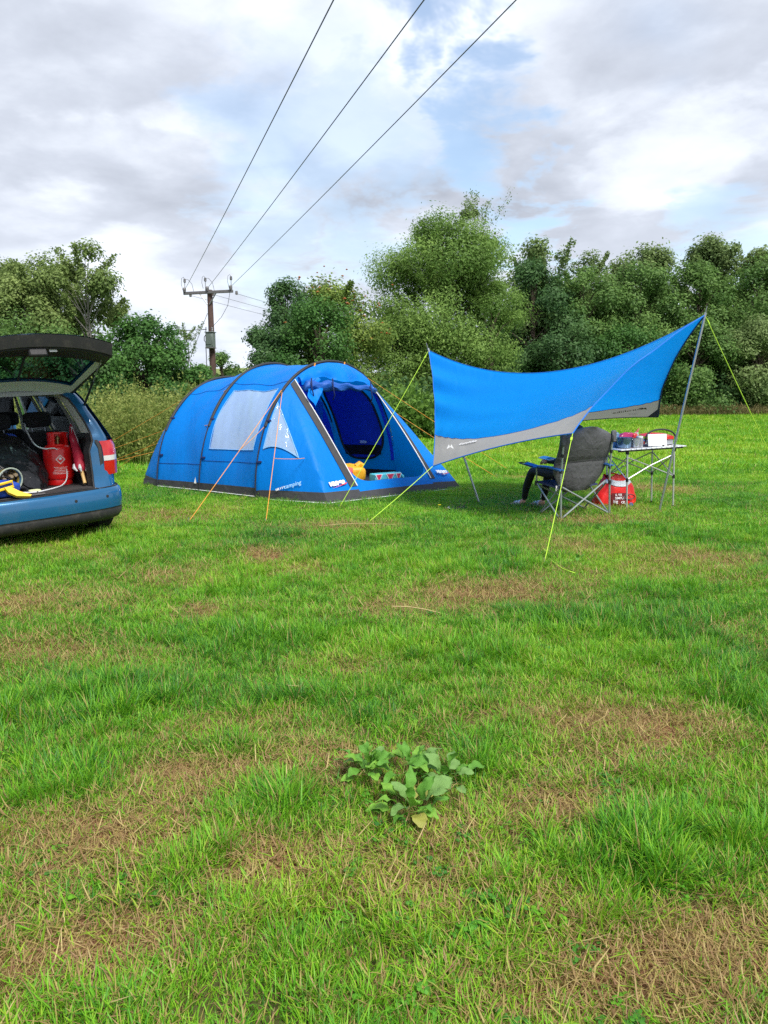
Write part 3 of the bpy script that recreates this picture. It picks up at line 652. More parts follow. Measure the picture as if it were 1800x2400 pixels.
# ------------------------------------------------------------------ undergrowth
def undergrowth(name, label, poly, hlo, hhi, n_stem, per, leaf, kind, seed, asp=.45, lit=.5):
    r = np.random.default_rng(seed); P = np.array(poly); mn, mxx = P.min(0), P.max(0); cen = []; tn = []
    sv = []; sf = []
    while n_stem:
        x = r.uniform(mn[0], mxx[0]); y = r.uniform(mn[1], mxx[1])
        if not inpoly(np.array([x]), np.array([y]), poly)[0]: continue
        n_stem -= 1; h = r.uniform(hlo, hhi) * (.65 + .7 * float(fbm(np.array([x * .9]), np.array([y * .9]), 2)[0])); z = gzf(x, y); a = r.uniform(0, 6.283); ln = r.uniform(0, .35) * h
        q = r.uniform(.12, 1.04, per); cx = x + np.cos(a) * ln * q ** 2; cy = y + np.sin(a) * ln * q ** 2
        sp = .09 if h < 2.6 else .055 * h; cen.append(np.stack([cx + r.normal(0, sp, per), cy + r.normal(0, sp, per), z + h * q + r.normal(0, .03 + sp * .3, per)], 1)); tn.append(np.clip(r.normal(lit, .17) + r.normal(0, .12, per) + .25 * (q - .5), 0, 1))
        k = len(sv); w = .006; ex, ey = x + math.cos(a) * ln, y + math.sin(a) * ln
        sv += [(x - w, y, z), (x + w, y, z), (ex + w * .4, ey, z + h), (ex - w * .4, ey, z + h)]; sf.append((k, k + 1, k + 2, k + 3))
    cen = np.concatenate(cen); tn = np.concatenate(tn); v, f, t = leaves(cen, leaf, asp, tn, .35, r)
    v = np.concatenate([v, np.array(sv)]); f = np.concatenate([f, np.array(sf) + len(v) - len(sv)]); t = np.concatenate([t, np.full(len(sv), .6)])
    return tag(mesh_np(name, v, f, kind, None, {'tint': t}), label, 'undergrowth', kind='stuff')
LM['weed'] = leaf_mat('leaf_weed', (0.077, 0.160, 0.024), (0.330, 0.363, 0.099))
LM['dockleaf'] = leaf_mat('leaf_butterbur', (0.070, 0.166, 0.028), (0.205, 0.358, 0.064))
LM['drygrass'] = leaf_mat('leaf_dry_grass', (0.077, 0.090, 0.032), (0.307, 0.256, 0.109))
undergrowth('bramble_undergrowth', 'tangled nettles and brambles behind the car and tent', [(-12.5, 17.2), (-5.2, 16.9), (-4.4, 17.6), (-3.6, 19.6), (-5.0, 21.5), (-12.5, 21.5)], .8, 1.75, 2300, 34, .085, LM['weed'], 71)
undergrowth('butterbur_undergrowth', 'broad-leaved plants right of the tent', [(-.2, 26), (2.6, 25), (3.0, 27.5), (.2, 28)], .7, 1.7, 260, 30, .17, LM['dockleaf'], 72, .7)
undergrowth('butterbur_undergrowth', 'leafy verge behind the tent and tarp', [(2.4, 29), (8.5, 39), (8.0, 41), (1.5, 32)], .5, 1.3, 500, 24, .2, LM['hazel'], 73, .6)
undergrowth('long_grass', 'tall dry grass along the foot of the far hedge', [(8.5, 40.4), (27, 41.4), (27, 42.6), (8.5, 41.8)], .22, .55, 1500, 8, .26, LM['drygrass'], 74, .10)
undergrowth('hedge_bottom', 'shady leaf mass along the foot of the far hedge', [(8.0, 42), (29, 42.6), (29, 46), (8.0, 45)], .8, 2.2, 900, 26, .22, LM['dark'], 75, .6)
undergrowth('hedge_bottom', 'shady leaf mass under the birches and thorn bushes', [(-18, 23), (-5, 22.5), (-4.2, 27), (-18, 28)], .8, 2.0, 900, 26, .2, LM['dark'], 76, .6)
undergrowth('woodland', 'continuous mid-green wood closing the gaps behind the field-edge trees', [(6.5, 50), (32, 53), (32, 58), (6.5, 55)], 6.2, 8.0, 700, 56, .27, LM['hazel'], 79, .6)
undergrowth('woodland', 'leafy wood filling in behind the birches and thorn bushes', [(-21, 34), (-12.6, 33), (-12.4, 36), (-21, 37)], 3.6, 4.8, 260, 50, .22, LM['hazel'], 80, .6)
undergrowth('far_hedgerow', 'distant hedgerow on the brow of the hill', [(-110, 428), (-50, 428), (-50, 436), (-110, 436)], 3, 6, 60, 40, 1.6, LM['hazel'], 77, .7)
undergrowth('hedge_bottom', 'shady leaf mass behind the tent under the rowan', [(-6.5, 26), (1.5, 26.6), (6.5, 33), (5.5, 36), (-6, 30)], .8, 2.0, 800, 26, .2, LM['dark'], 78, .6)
# ------------------------------------------------------------------ utility pole and wires
WOODP = mat('creosoted_pole', (.085, .050, .042), .85, var=.45, scale=5, bump=.5, bscale=10, stretch=(8, 8, .6))
STEEL = mat('galvanised_steel', (.30, .31, .33), .45, .7, .2, 12)
DSTEEL = mat('weathered_steel', (.17, .165, .17), .6, .4, .25, 12)
PORC = mat('porcelain_grey', (.13, .13, .14), .3, var=.1)
GREYG = mat('grey_green_enamel', (.13, .165, .15), .5, var=.12, scale=9)
YEL = mat('yellow_tape', (.75, .52, .05), .5, var=.08)
WHT = mat('white_plastic', (.75, .76, .76), .4, var=.05)
BLK = mat('black_rubber', (.018, .018, .02), .6, var=.2)
PX, PY = -7.92, 36.0; PZ = gzf(PX, PY)
pole = thing('utility_pole', (PX, PY, PZ), 'brown wooden utility pole with crossarm behind the tent', 'pole', rz=R(-19))
H = 6.30 - PZ
MB().tube([V(.06, 0, -.3), V(.03, 0, H * .5), V(0, 0, H)], [.165, .145, .12], 14).build('shaft', WOODP, pole)
MB().box((0, -.15, H - .12), (2.55, .10, .13), bev=.012).build('crossarm', DSTEEL, pole)
for s in (-1, 1):
    MB().tube([V(.42 * s, -.16, H - .17), V(.05 * s, -.14, H - .66)], .028, 6).build('brace', STEEL, pole)
for i, x in enumerate((-1.2, .0, 1.2)):
    o = MB().tube([V(x + (.0 if i != 1 else -.12), -.15, H - .06), V(x + (.0 if i != 1 else -.12), -.15, H + .38)], .018, 6).build('insulator_pin', STEEL, pole)
    MB().lathe([(0, .60), (.035, .59), (.06, .55), (.045, .53), (.065, .50), (.05, .48), (.065, .45), (.04, .42), (.0, .40)], 10, (x + (.0 if i != 1 else -.12), -.15, H - .06)).build('insulator', PORC, o)
    MB().lathe([(0, -.02), (.06, -.02), (.075, .05), (.075, .13), (.04, .18), (0, .19)], 10, (x, -.20, H - .05)).build('shackle_cap', DSTEEL, pole)
    xx = x + (.0 if i != 1 else -.12)
    MB().tube([V(xx, -.15, H + .50), V(xx - .05, -.17, H + .60), V(xx - .12, -.2, H + .55), V(xx - .13, -.24, H + .3), V(xx - .05, -.26, H + .03)], .009, 5).build('jumper_cable', BLK, pole)
    if i < 2:
        MB().tube([V(xx, -.15, H + .50), V(xx + .14, -.1, H + .50), V(xx + .28, 0, H + .3), V(xx + .30, .1, H - .02)], .009, 5).build('jumper_cable', BLK, pole)
    MB().lathe([(0, 0), (.05, .0), (.06, .05), (.05, .16), (0, .17)], 10, (x + .12, .1, H - .25)).build('tension_insulator', DSTEEL, pole)
tb = MB().box((.12, -.26, H - 2.25), (.36, .30, .66), bev=.02).build('transformer', GREYG, pole)
MB().box((.12, -.26, H - 1.90), (.42, .36, .035), bev=.008).build('transformer_lid', GREYG, tb)
MB().box((.12, -.26, H - 2.60), (.40, .34, .04), bev=.008).build('base_rail', DSTEEL, tb)
MB().box((.12, -.42, H - 2.22), (.26, .02, .46), bev=.006).build('front_plate', GREYG, tb)
MB().lathe([(0, 0), (.05, 0), (.035, .05), (.05, .08), (.035, .12), (.05, .15), (.03, .2), (.0, .22)], 10, (.22, -.26, H - 1.88)).build('bushing', PORC, tb)
MB().tube([V(-.16, -.16, H - 1.65), V(-.17, -.18, H - 2.0), V(-.24, -.2, H - 2.1), V(-.25, -.2, H - 2.25), V(-.17, -.2, H - 2.35), V(-.16, -.19, H - 5.3)], .018, 6).build('down_cable', BLK, pole)
MB().tube([V(1.15, -.2, H - .2), V(1.05, -.24, H - .75), V(.72, -.26, H - 1.25), V(.22, -.26, H - 1.68)], .010, 5).build('transformer_lead', BLK, pole)
for z, hgt in ((H - 4.62, .16), (H - 4.42, .035)):
    MB().lathe([(.156, 0), (.160, .002), (.158, hgt), (.154, hgt)], 14, (.04, 0, z - .1)).build('warning_band', YEL, pole)
MB().box((-.14, -.14, H - 4.05), (.10, .05, .22), bev=.01).build('number_plate', WHT, pole)
WIRE = mat('aluminium_conductor', (.10, .105, .115), .5, .3, .1)
def rot19(x, y, z):
    c, s = math.cos(R(-19)), math.sin(R(-19)); return V(PX + c * x - s * y, PY + s * x + c * y, PZ + z)
for i, (x, lab) in enumerate(((-1.15, 'leftmost of the three overhead wires running over the field'), (.02, 'middle one of the three overhead wires over the field'), (1.18, 'rightmost of the three overhead wires running over the field'))):
    a = rot19(x, -.25, H + .02); m = V((-.66, .52, 1.72)[i], 10.9, 6.62 + .24); b = a + (m - a) * 2.4
    o = MB().tube(sag(a, b, .25, 40), .0095, 6).build('overhead_wire', WIRE, None, origin=a); tag(o, lab, 'wire', 'three overhead wires')
    a = rot19(x + .12, .12, H - .2); b = a + V(16.5, 26, -.9)
    o = MB().tube(sag(a, b, .5, 16), .008, 5).build('thin_wire', WIRE, None, origin=a); tag(o, ('lowest of the three thin wires behind the pole', 'middle one of the three thin wires behind the pole', 'highest of the three thin wires behind the pole')[i], 'wire', 'thin wires behind the pole')
a = rot19(-.17, -.1, H - 1.75); o = MB().tube(sag(a, a + V(-14, 3.5, .45), .25, 12), .016, 6).build('service_cable', BLK, None, origin=a); tag(o, 'thick black cable from the pole to the birches', 'cable')
a = rot19(-.1, -.1, H - 1.05); o = MB().tube([a, V(-5.95, 20.2, .3)], .016, 6).build('stay_wire', STEEL, None, origin=a); tag(o, 'slanting stay wire from the pole down into the nettles', 'wire')
# ------------------------------------------------------------------ tunnel tent
TENTB = mat('tent_polyester_blue', (.001, .225, .78), .5, var=.10, scale=2.5, bump=.85, bscale=5, spec=.18, transl=.30, stretch=(1, 1, .35))
TENTD = mat('inner_tent_blue', (.03, .085, .95), .6, var=.10, scale=3, bump=.5, bscale=6, transl=.25)
TENTX = mat('inner_door_blue', (.014, .075, .70), .6, var=.12, scale=3, bump=.5, bscale=7, transl=.14)
SKIRT = mat('mud_skirt_charcoal', (.036, .037, .041), .75, var=.35, scale=14, bump=.7, bscale=10)
SLEEVE = mat('pole_sleeve_black', (.020, .022, .026), .6, var=.2, scale=20)
PIPEW = mat('white_piping', (.72, .74, .76), .5, var=.05)
ORANGE = mat('orange_guy_rope', (.72, .30, .04), .6, var=.1)
GREENR = mat('lime_guy_rope', (.42, .70, .04), .55, var=.08)
WHITEL = mat('white_print', (.85, .86, .88), .5, var=.03)
REDL = mat('red_print', (.60, .03, .02), .5, var=.05)
NAVY = mat('navy_webbing', (.008, .018, .10), .6)
GSHEET = mat('groundsheet_charcoal', (.030, .033, .042), .6, var=.2, scale=6, bump=.2, bscale=10)
PVC = glass('window_pvc', (.75, .85, .97), .62, .14, .75, 7, body=((.36, .58, .88), .46))
TO = V(-1.6, 12.4, 0)
tent = thing('tunnel_tent', TO, 'blue tunnel tent with open front porch and clear side windows', 'tent', world=True)
def gp(x, y, dz=0.0): return V(x, y, gzf(x, y) + dz)
FL = [V(-3.77, 12.74, 0), V(-2.93, 12.16, 0), V(-1.90, 11.33, 0)]
FR = [V(-1.75, 15.30, 0), V(-.85, 14.90, 0), V(.22, 14.15, 0)]
AH = [1.84, 2.06, 2.06]; AN = [2.05, 2.0, 2.08]
def arch(i, a):
    """a: 0 left foot .. 1 right foot"""
    th = math.pi * (1 - a); c = math.cos(th); s = max(0, math.sin(th)); n = AN[i]
    k = math.copysign(abs(c) ** (2 / n), c) * .5 + .5
    p = FL[i].lerp(FR[i], k); return V(p.x, p.y, AH[i] * s ** (2 / n))
NA = 48
AS = [j / NA for j in range(NA + 1)]
def bay(i, j):
    def f(u, a):
        p = arch(i, a).lerp(arch(j, a), u); mid = (FL[i] + FR[i] + FL[j] + FR[j]) / 4; dn = 4 * u * (1 - u) * .05
        c = V(mid.x, mid.y, .4); q = p - c; h = min(1, p.z / .5)
        w = .012 * math.sin(9 * u + 26 * a) * 4 * u * (1 - u) + .010 * math.sin(31 * a - 12 * u)
        return p - q.normalized() * (dn + w) * h
    return f
b12, b23 = bay(0, 1), bay(1, 2)
US = [k / 14 for k in range(15)]
# panel angle for a given height on the left side
def a_at(i, z):
    lo, hi = 0, .5
    for _ in range(40):
        m = (lo + hi) / 2
        if arch(i, m).z < z: lo = m
        else: hi = m
    return lo
SK = .145                                    # height of the charcoal mud skirt
aS = a_at(1, SK)
Abody = [aS + (1 - 2 * aS) * k / 46 for k in range(47)]
def skirted(f, us, nm, skip=None):
    MB().grid(f, us, Abody, skip=skip).build(nm, TENTB, tent)
    MB().grid(f, us, [aS * k / 3 for k in range(4)]).build('mud_skirt', SKIRT, tent)
    MB().grid(f, us, [1 - aS * k / 3 for k in range(4)]).build('mud_skirt', SKIRT, tent)
skirted(b12, US, 'rear_bay')
# clear side window in the front bay
w0, w1 = .108, .288
AW = sorted(set([round(x, 6) for x in Abody if not (w0 < x < w1)] + [w0 + (w1 - w0) * k / 12 for k in range(13)]))
UW = [0, .05, .09] + [.09 + .80 * k / 12 for k in range(1, 13)] + [.94, 1]
inwin = lambda u, a: .09 < u < .89 and w0 < a < w1
MB().grid(b23, UW, AW, skip=inwin).build('front_bay', TENTB, tent)
for rg in ([aS * k / 3 for k in range(4)], [1 - aS * k / 3 for k in range(4)]):
    MB().grid(b23, US, rg).build('mud_skirt', SKIRT, tent)
def bump23(u, a):
    p = b23(u, a); n = V(-.8, -.6, .25).normalized(); return p + n * (.006 * math.sin(40 * u + 9 * a) * math.sin(55 * a + 4 * u))
MB().grid(bump23, [.09 + .80 * k / 24 for k in range(25)], [w0 + (w1 - w0) * k / 20 for k in range(21)]).build('side_window', PVC, tent)
bd = MB()
for c1, c2 in (((.09, w0), (.89, w0)), ((.89, w0), (.89, w1)), ((.89, w1), (.09, w1)), ((.09, w1), (.09, w0))):
    bd.tube([b23(lerp(c1[0], c2[0], k / 10), lerp(c1[1], c2[1], k / 10)) + V(-.8, -.6, .2) * .008 for k in range(11)], .005, 5)
bd.build('window_binding', mat('pale_blue_binding', (.15, .42, .80), .5), tent)
# sloping back
RE = [V(-4.25, 13.31, 0), V(-4.05, 14.3, 0), V(-3.4, 15.2, 0), V(-2.3, 15.55, 0)]
def rear_edge(a):
    k = a * 3; i = min(2, int(k)); f = k - i; p = RE[i].lerp(RE[i + 1], f)
    return p
def rearp(s, a):
    q = rear_edge(a); p = arch(0, a).lerp(q, s); p.z += .16 * math.sin(math.pi * s) * math.sin(math.pi * a) * 1.2; p += V(-.10, .03, 0) * math.sin(math.pi * s)
    return p
def rsk(a): return max(.002, 1 - .145 / max(.1451, arch(0, a).z))
MB().grid(lambda k, a: rearp(k * rsk(a), a), [k / 12 for k in range(13)], AS).build('rear_panel', TENTB, tent)
MB().grid(lambda k, a: rearp(lerp(rsk(a), 1, k), a), [0, .5, 1.0], AS).build('mud_skirt', SKIRT, tent)
SEAM = mat('tent_seam_blue', (.003, .09, .40), .6)
for zz in (1.72,):
    for f_ in (b12, b23):
        MB().tube([f_(u, a_at(1, zz)) + V(-.6, -.45, .6) * .006 for u in US], .004, 4).build('seam', SEAM, tent)
MB().tube([b23(u, a_at(1, .50)) + V(-.8, -.6, .1) * .006 for u in US], .004, 4).build('seam', SEAM, tent)
MB().tube([b12(u, a_at(1, .44)) + V(-.8, -.6, .1) * .006 for u in US], .004, 4).build('seam', SEAM, tent)
# arches: pole sleeves
for i in range(3):
    nf = [(i, a) for a in AS]
    sl = MB().tube([arch(i, a) + (arch(i, a) - V((FL[i].x + FR[i].x) / 2, (FL[i].y + FR[i].y) / 2, .3)).normalized() * .012 for a in AS if .16 < a < .84], .024, 8)
    sl.build('pole_sleeve', SLEEVE, tent)
    for rg in ([a for a in AS if a <= .17], [a for a in AS if a >= .83]):
        MB().tube([arch(i, a) + (V(-.8, -.6, 0) if a < .5 else V(.6, .8, 0)) * .018 for a in rg], .010, 6).build('pole_end', SLEEVE, tent)
    for zz in (.55, 1.15):
        p = arch(i, a_at(i, zz)); MB().box(p + V(-.78, -.6, 0) * .012 + V(.03, -.02, 0), (.07, .035, .022)).build('pole_clip', NAVY, tent)
# front porch: cloth ruled from the front arch down to the ground line foot - corner - corner - foot
CLF, CRF = V(-.80, 10.82, 0), V(1.30, 12.74, 0)
def porch_ground(t):
    K = [(0, FL[2]), (.30, CLF), (.72, CRF), (1, FR[2])]
    for (a, p), (b, q) in zip(K, K[1:]):
        if t <= b: return p.lerp(q, (t - a) / (b - a))
    return FR[2]
def porch_arch(t):
    return arch(2, t)
def porch(t, s):
    """s: 0 at the arch, 1 on the ground"""
    p = porch_arch(t); q = porch_ground(t); r = p.lerp(q, s)
    out = V(.35, -.85, .4); r += out * (.055 * math.sin(math.pi * s) * math.sin(math.pi * t)) * (1 if t < .72 else .4)
    r += V(.3, -.8, .3) * (.010 * math.sin(38 * t + 3 * s) * math.sin(math.pi * s))
    return r
def s_skirt(t):
    p = porch_arch(t); return 1 - min(.999, SK / max(SK + .001, p.z)) if p.z > SK else 1e-3
TL0, TL1 = .33, .402          # left door edge: at arch, at sill
TR0, TR1 = .655, .632         # right door edge
S0, S1 = .06, .885
def door_l(s): return lerp(TL0, TL1, s)
def door_r(s): return lerp(TR0, TR1, s)
def strip(tf0, tf1, s0, s1, nt_, ns, nm, m=TENTB, sk=None):
    MB().grid(lambda a, s: porch(lerp(tf0(s), tf1(s), a), s), [k / nt_ for k in range(nt_ + 1)], [lerp(s0, s1, k / ns) for k in range(ns + 1)], skip=sk).build(nm, m, tent)
# left wing with its triangular window: cloth bands above, below and beside the pane
tw = lambda s: lerp(.0, .0, s)
def left_wing(a, s): return porch(a * door_l(s), s)
SB = .935
WA, WB, WC = (.735, .03), (.37, .105), (.66, .585)      # window corners in (a, s): top, lower near the arch, lower near the door
def in_tri(a, s):
    ca, cs = (WA[0] + WB[0] + WC[0]) / 3, (WA[1] + WB[1] + WC[1]) / 3; a = ca + (a - ca) / .93; s = cs + (s - cs) / .93
    def sg(p, q): return (a - q[0]) * (p[1] - q[1]) - (p[0] - q[0]) * (s - q[1])
    d = (sg(WA, WB), sg(WB, WC), sg(WC, WA)); return not (min(d) < 0 < max(d))
ar = [k / 40 for k in range(41)]; sr = [k / 44 for k in range(45)]
def sb(a): return min(SB, max(.002, 1 - .14 / max(.1401, arch(2, a * .395).z)))
MB().grid(lambda a, k: left_wing(a, k * sb(a)), ar, sr, skip=lambda a, k: in_tri(a, k * sb(a))).build('porch_wing', TENTB, tent)
MB().grid(lambda a, k: left_wing(a, lerp(sb(a), 1, k)), ar, [0, .5, 1.0]).build('mud_skirt', SKIRT, tent)
OUTL = V(-.45, -.85, .25).normalized()
tri = MB(); n = 14; P = []; idx = {}
for i in range(n + 1):
    for j in range(n + 1 - i):
        u, v = i / n, j / n; a = WA[0] + (WB[0] - WA[0]) * u + (WC[0] - WA[0]) * v; s = WA[1] + (WB[1] - WA[1]) * u + (WC[1] - WA[1]) * v
        ca, cs = (WA[0] + WB[0] + WC[0]) / 3, (WA[1] + WB[1] + WC[1]) / 3; a = ca + (a - ca) * 1.04; s = cs + (s - cs) * 1.03; idx[i, j] = len(P); P.append(left_wing(a, s) + OUTL * (.010 + .007 * math.sin(45 * a) * math.sin(38 * s)))
F = []
for i in range(n):
    for j in range(n - i):
        F.append((idx[i, j], idx[i + 1, j], idx[i, j + 1]))
        if j < n - i - 1: F.append((idx[i + 1, j], idx[i + 1, j + 1], idx[i, j + 1]))
tri.add(P, F); tri.build('porch_window', PVC, tent)
bd = MB()
for p, q in ((WA, WB), (WB, WC), (WC, WA)):
    bd.tube([left_wing(lerp(p[0], q[0], k / 10), lerp(p[1], q[1], k / 10)) + OUTL * .016 for k in range(11)], .006, 5)
bd.build('window_binding', _M['pale_blue_binding'], tent)
# header above the door, sill below it, wing on the far side
strip(door_l, door_r, 0, S0, 26, 3, 'porch_header')
strip(door_l, door_r, S1, SB + .01, 26, 2, 'door_sill')
strip(door_l, door_r, SB + .01, 1.0, 26, 3, 'mud_skirt', SKIRT)
strip(door_r, lambda s: 1.0, 0, SB, 26, 30, 'porch_wing')
strip(door_r, lambda s: 1.0, SB, 1.0, 26, 3, 'mud_skirt', SKIRT)
# rounded lower corners of the door opening
for df, sg in ((door_l, 1), (door_r, -1)):
    mb = MB(); c = []
    for k in range(9):
        an = k / 8 * math.pi / 2; c.append((df(S1) + sg * .05 * (1 - math.sin(an)), S1 - .10 * (1 - math.cos(an))))
    pts = [porch(df(S1), S1)] + [porch(t, s) for t, s in c]
    mb.add(pts, [(0, i, i + 1) for i in range(1, 9)]); mb.build('door_corner', TENTB, tent)
# zip flaps along the door edges: dark band with white piping
for df, sg, wd in ((door_l, -1, .020), (door_r, 1, .016)):
    ss = [lerp(S0 * .3, S1 + .02, k / 30) for k in range(31)]
    MB().grid(lambda s, w: porch(df(s) + sg * wd * w, s) + V(.3, -.85, .35) * .014, ss, [0, .5, 1]).build('zip_flap', SKIRT, tent)
    MB().tube([porch(df(s), s) + V(.3, -.85, .35) * .022 for s in ss], .008, 6).build('white_piping', PIPEW, tent)
MB().tube([porch(t / 40, .998) + V(.1, -.2, .012) * .1 for t in range(41)], .008, 5).build('ground_tape', PIPEW, tent)
MB().tube([b23(u, .003) + V(-.01, -.012, .012) for u in US], .007, 5).build('ground_tape', PIPEW, tent)
MB().tube([b12(u, .003) + V(-.01, -.012, .012) for u in US], .007, 5).build('ground_tape', PIPEW, tent)
# rolled-up door hanging under the header, with toggles
rp = []; rr = []
for k in range(25):
    u = k / 24; p = porch(lerp(.348, .640, u), .115 + .075 * math.sin(math.pi * u) + .04 * u) + V(.25, -.6, .15) * .08
    rp.append(p); rr.append((.060 + .018 * math.sin(6 * u + .3) + .010 * math.sin(23 * u)) * (1 if .02 < u < .98 else .7))
mb = MB(); mb.tube(rp, rr, 14)
mb.v = [(x + .014 * math.sin(60 * z + 20 * x), y, z + .020 * math.sin(24 * x + 13 * z)) for x, y, z in mb.v]
rd = mb.build('rolled_door', mat('rolled_door_blue', (.010, .10, .45), .45, var=.2, scale=4, bump=.9, bscale=7, transl=.15, stretch=(.6, .6, 2.5)), tent)
for u, d in ((.12, .30), (.34, .16), (.88, .24)):
    p = rp[int(u * 24)]; MB().tube([p + V(.02, -.10, .12), p + V(.03, -.13, -.02), p + V(.05, -.10, -.14), p + V(.02, -.04, -.14 - d * .4)], .011, 5).build('door_toggle', NAVY, rd, origin=tent.location)
for t in (.42, .545):
    p = porch(t, .0); MB().box(p + V(.02, -.05, -.02), (.018, .02, .10), V(.2, .1, 1).to_track_quat('Z', 'Y').to_matrix()).build('orange_tab', ORANGE, tent)
def drape(u, v):
    fold = math.sin(21 * u + 3 * v) * .022 + math.sin(47 * u) * .010; low = .065 + .045 * math.sin(math.pi * u) + .018 * math.sin(13 * u + 1)
    return porch(lerp(.345, .645, u), .012 + (low + .06 * u) * v) + V(.28, -.75, .25) * (.05 + .055 * math.sin(math.pi * min(1, v * 1.05)) + fold * (.3 + v))
MB().grid(drape, [k / 60 for k in range(61)], [k / 12 for k in range(13)]).build('door_drape', TENTB, rd, origin=tent.location)
# loose door flap hanging from the left end of the roll
def flap(u, v):
    p = porch(.352 + .055 * u, .10 + .20 * v * (1 - .55 * u)); return p + V(.2, -.5, .1) * (.12 + .05 * math.sin(7 * u + 3 * v)) + V(.03, .02, 0) * math.sin(9 * v)
MB().grid(flap, [k / 10 for k in range(11)], [k / 10 for k in range(11)]).build('loose_flap', TENTB, rd, origin=tent.location)
# inside: floor, inner-tent wall with its D-shaped door, side pockets
fl = [V(p[0], p[1], .085) for p in [(-3.2, 12.9), (-1.85, 11.55), (-.72, 11.05), (1.12, 12.75), (.05, 13.9), (-1.6, 14.7)]]
MB().prism([p - V(0, 0, .03) for p in fl], V(0, 0, .03)).build('groundsheet', GSHEET, tent, smooth=False)
MB().grid(lambda t, z: porch(t, 1 - .03 - .085 * z).lerp(V(-.6, 12.6, .05 + .10 * z), .05), [lerp(.345, .70, k / 20) for k in range(21)], [0, .5, 1]).build('groundsheet_lip', SLEEVE, tent)
C1 = lambda a: arch(1, a).lerp(V(-1.89, 13.53, .9), .05)
cen = V(-1.89, 13.53, .8)
iw = MB(); ring = [C1(a) for a in AS]; iw.add(ring + [cen], [(i, i + 1, len(ring)) for i in range(len(ring) - 1)] + [(len(ring) - 1, 0, len(ring))]); iw.build('inner_wall', TENTD, tent)
WD = (FR[1] - FL[1]).normalized(); FW = V(WD.y, -WD.x, 0)     # along the wall, towards the porch
def inw(x, z): return V(-1.89, 13.53, 0) + WD * x + V(0, 0, z) + FW * .03
dpts = []
for k in range(41):
    an = 2 * math.pi * k / 40; x = .66 * math.copysign(abs(math.cos(an)) ** .55, math.cos(an)); z = 1.0 + .76 * math.copysign(abs(math.sin(an)) ** .55, math.sin(an)); dpts.append(inw(x + .10 * (1 - (z - .2) / 1.5), z))
MB().add(dpts[:-1] + [inw(.05, 1.0)], [(i, (i + 1) % 40, 40) for i in range(40)]).build('inner_door', TENTX, tent)
MB().tube([p + FW * .012 for p in dpts], .024, 6).build('inner_door_zip', SLEEVE, tent)
MB().add([inw(-.55, .24) + FW * .014, inw(.72, .24) + FW * .014, inw(.70, .56) + FW * .014, inw(-.53, .56) + FW * .014], [(0, 1, 2, 3)]).build('inner_doorway_gap', mat('dark_gap_fabric', (.008, .009, .014), .9), tent)
MB().box(inw(.05, .60) + FW * .03, (.16, .02, .05), Matrix.Rotation(R(50), 3, 'Z')).build('care_label', PALE if False else mat('pale_label', (.55, .66, .82), .6), tent)
for x in (-.95, .98):
    MB().grid(lambda u, v: inw(x + .14 * u, .25 + 1.15 * v) + FW * (.05 + .03 * math.sin(5 * v + 3 * u)), [0, .25, .5, .75, 1], [k / 12 for k in range(13)]).build('hanging_strap', TENTB, tent)
# D-shaped door in the far side wall of the front bay, seen through the open porch
def sidew(u, a, d): p = b23(u, a); return p + (V(-1.45, 12.9, p.z) - p).normalized() * d
dp = []
for k in range(48):
    an = 2 * math.pi * k / 48; e_ = .62
    dp.append((.49 + .40 * math.copysign(abs(math.cos(an)) ** e_, math.cos(an)), .815 + .132 * math.copysign(abs(math.sin(an)) ** e_, math.sin(an))))
sd_ = MB().add([sidew(.49, .815, .03)] + [sidew(lerp(.49, u, .5), lerp(.815, a, .5), .03) for u, a in dp] + [sidew(u, a, .03) for u, a in dp], [(0, 1 + i, 1 + (i + 1) % 48) for i in range(48)] + [(1 + i, 49 + i, 49 + (i + 1) % 48, 1 + (i + 1) % 48) for i in range(48)]).build('side_door', TENTX, tent)
MB().tube([sidew(u, a, .04) for u, a in dp + dp[:1]], .022, 6).build('side_door_zip', SLEEVE, sd_, origin=tent.location)
MB().grid(lambda u, a: sidew(u, a, .045), [.16 + .66 * k / 8 for k in range(9)], [.905, .92, .935]).build('side_door_gap', _M['dark_gap_fabric'], sd_, origin=tent.location)
MB().box(sidew(.55, .895, .055), (.15, .02, .05), Matrix.Rotation(R(-40), 3, 'Z')).build('care_label', _M['pale_label'], sd_, origin=tent.location)
MB().grid(lambda k, a: sidew(.955 + .045 * k, a, .035), [0, 1], [.70 + .25 * k / 14 for k in range(15)]).build('wall_strap', TENTD, tent)
# guy ropes: pegged out all round, each a line from a point on an arch to a peg
def rope(par, a, b, m, r=.0045, two=None, nm='guy_rope'):
    mb = MB().tube(sag(a, b, .01, 8), r, 5)
    if two: mb.tube(sag(two[0], two[1], .01, 6), r, 5)
    o = mb.build(nm, m, par)
    d = (Vector(b) - Vector(a)).normalized(); q = Vector(b)
    MB().tube([q + V(0, 0, .05) - d * .005, q - V(0, 0, .02) + d * .02], .006, 5).build('peg', STEEL, o, origin=(par.location if par.get('_w') else None))
    return o
shl = lambda i, z: arch(i, a_at(i, z)) + V(-.8, -.6, .1) * .03
shr = lambda i, z: arch(i, 1 - a_at(i, z)) + V(.6, .8, .1) * .03
PALEO = mat('orange_rope_pale', (.70, .45, .28), .6)
p3 = gp(-2.38, 9.23); a = shl(2, 1.62); k = a.lerp(p3, .52); rope(tent, a, p3, ORANGE, two=(shl(2, 1.05), k))
q = porch(.275, .015) + OUTL * .03; p4 = gp(-1.44, 9.23); rope(tent, q, p4, ORANGE, two=(porch(.27, .62) + OUTL * .03, q.lerp(p4, .56)))
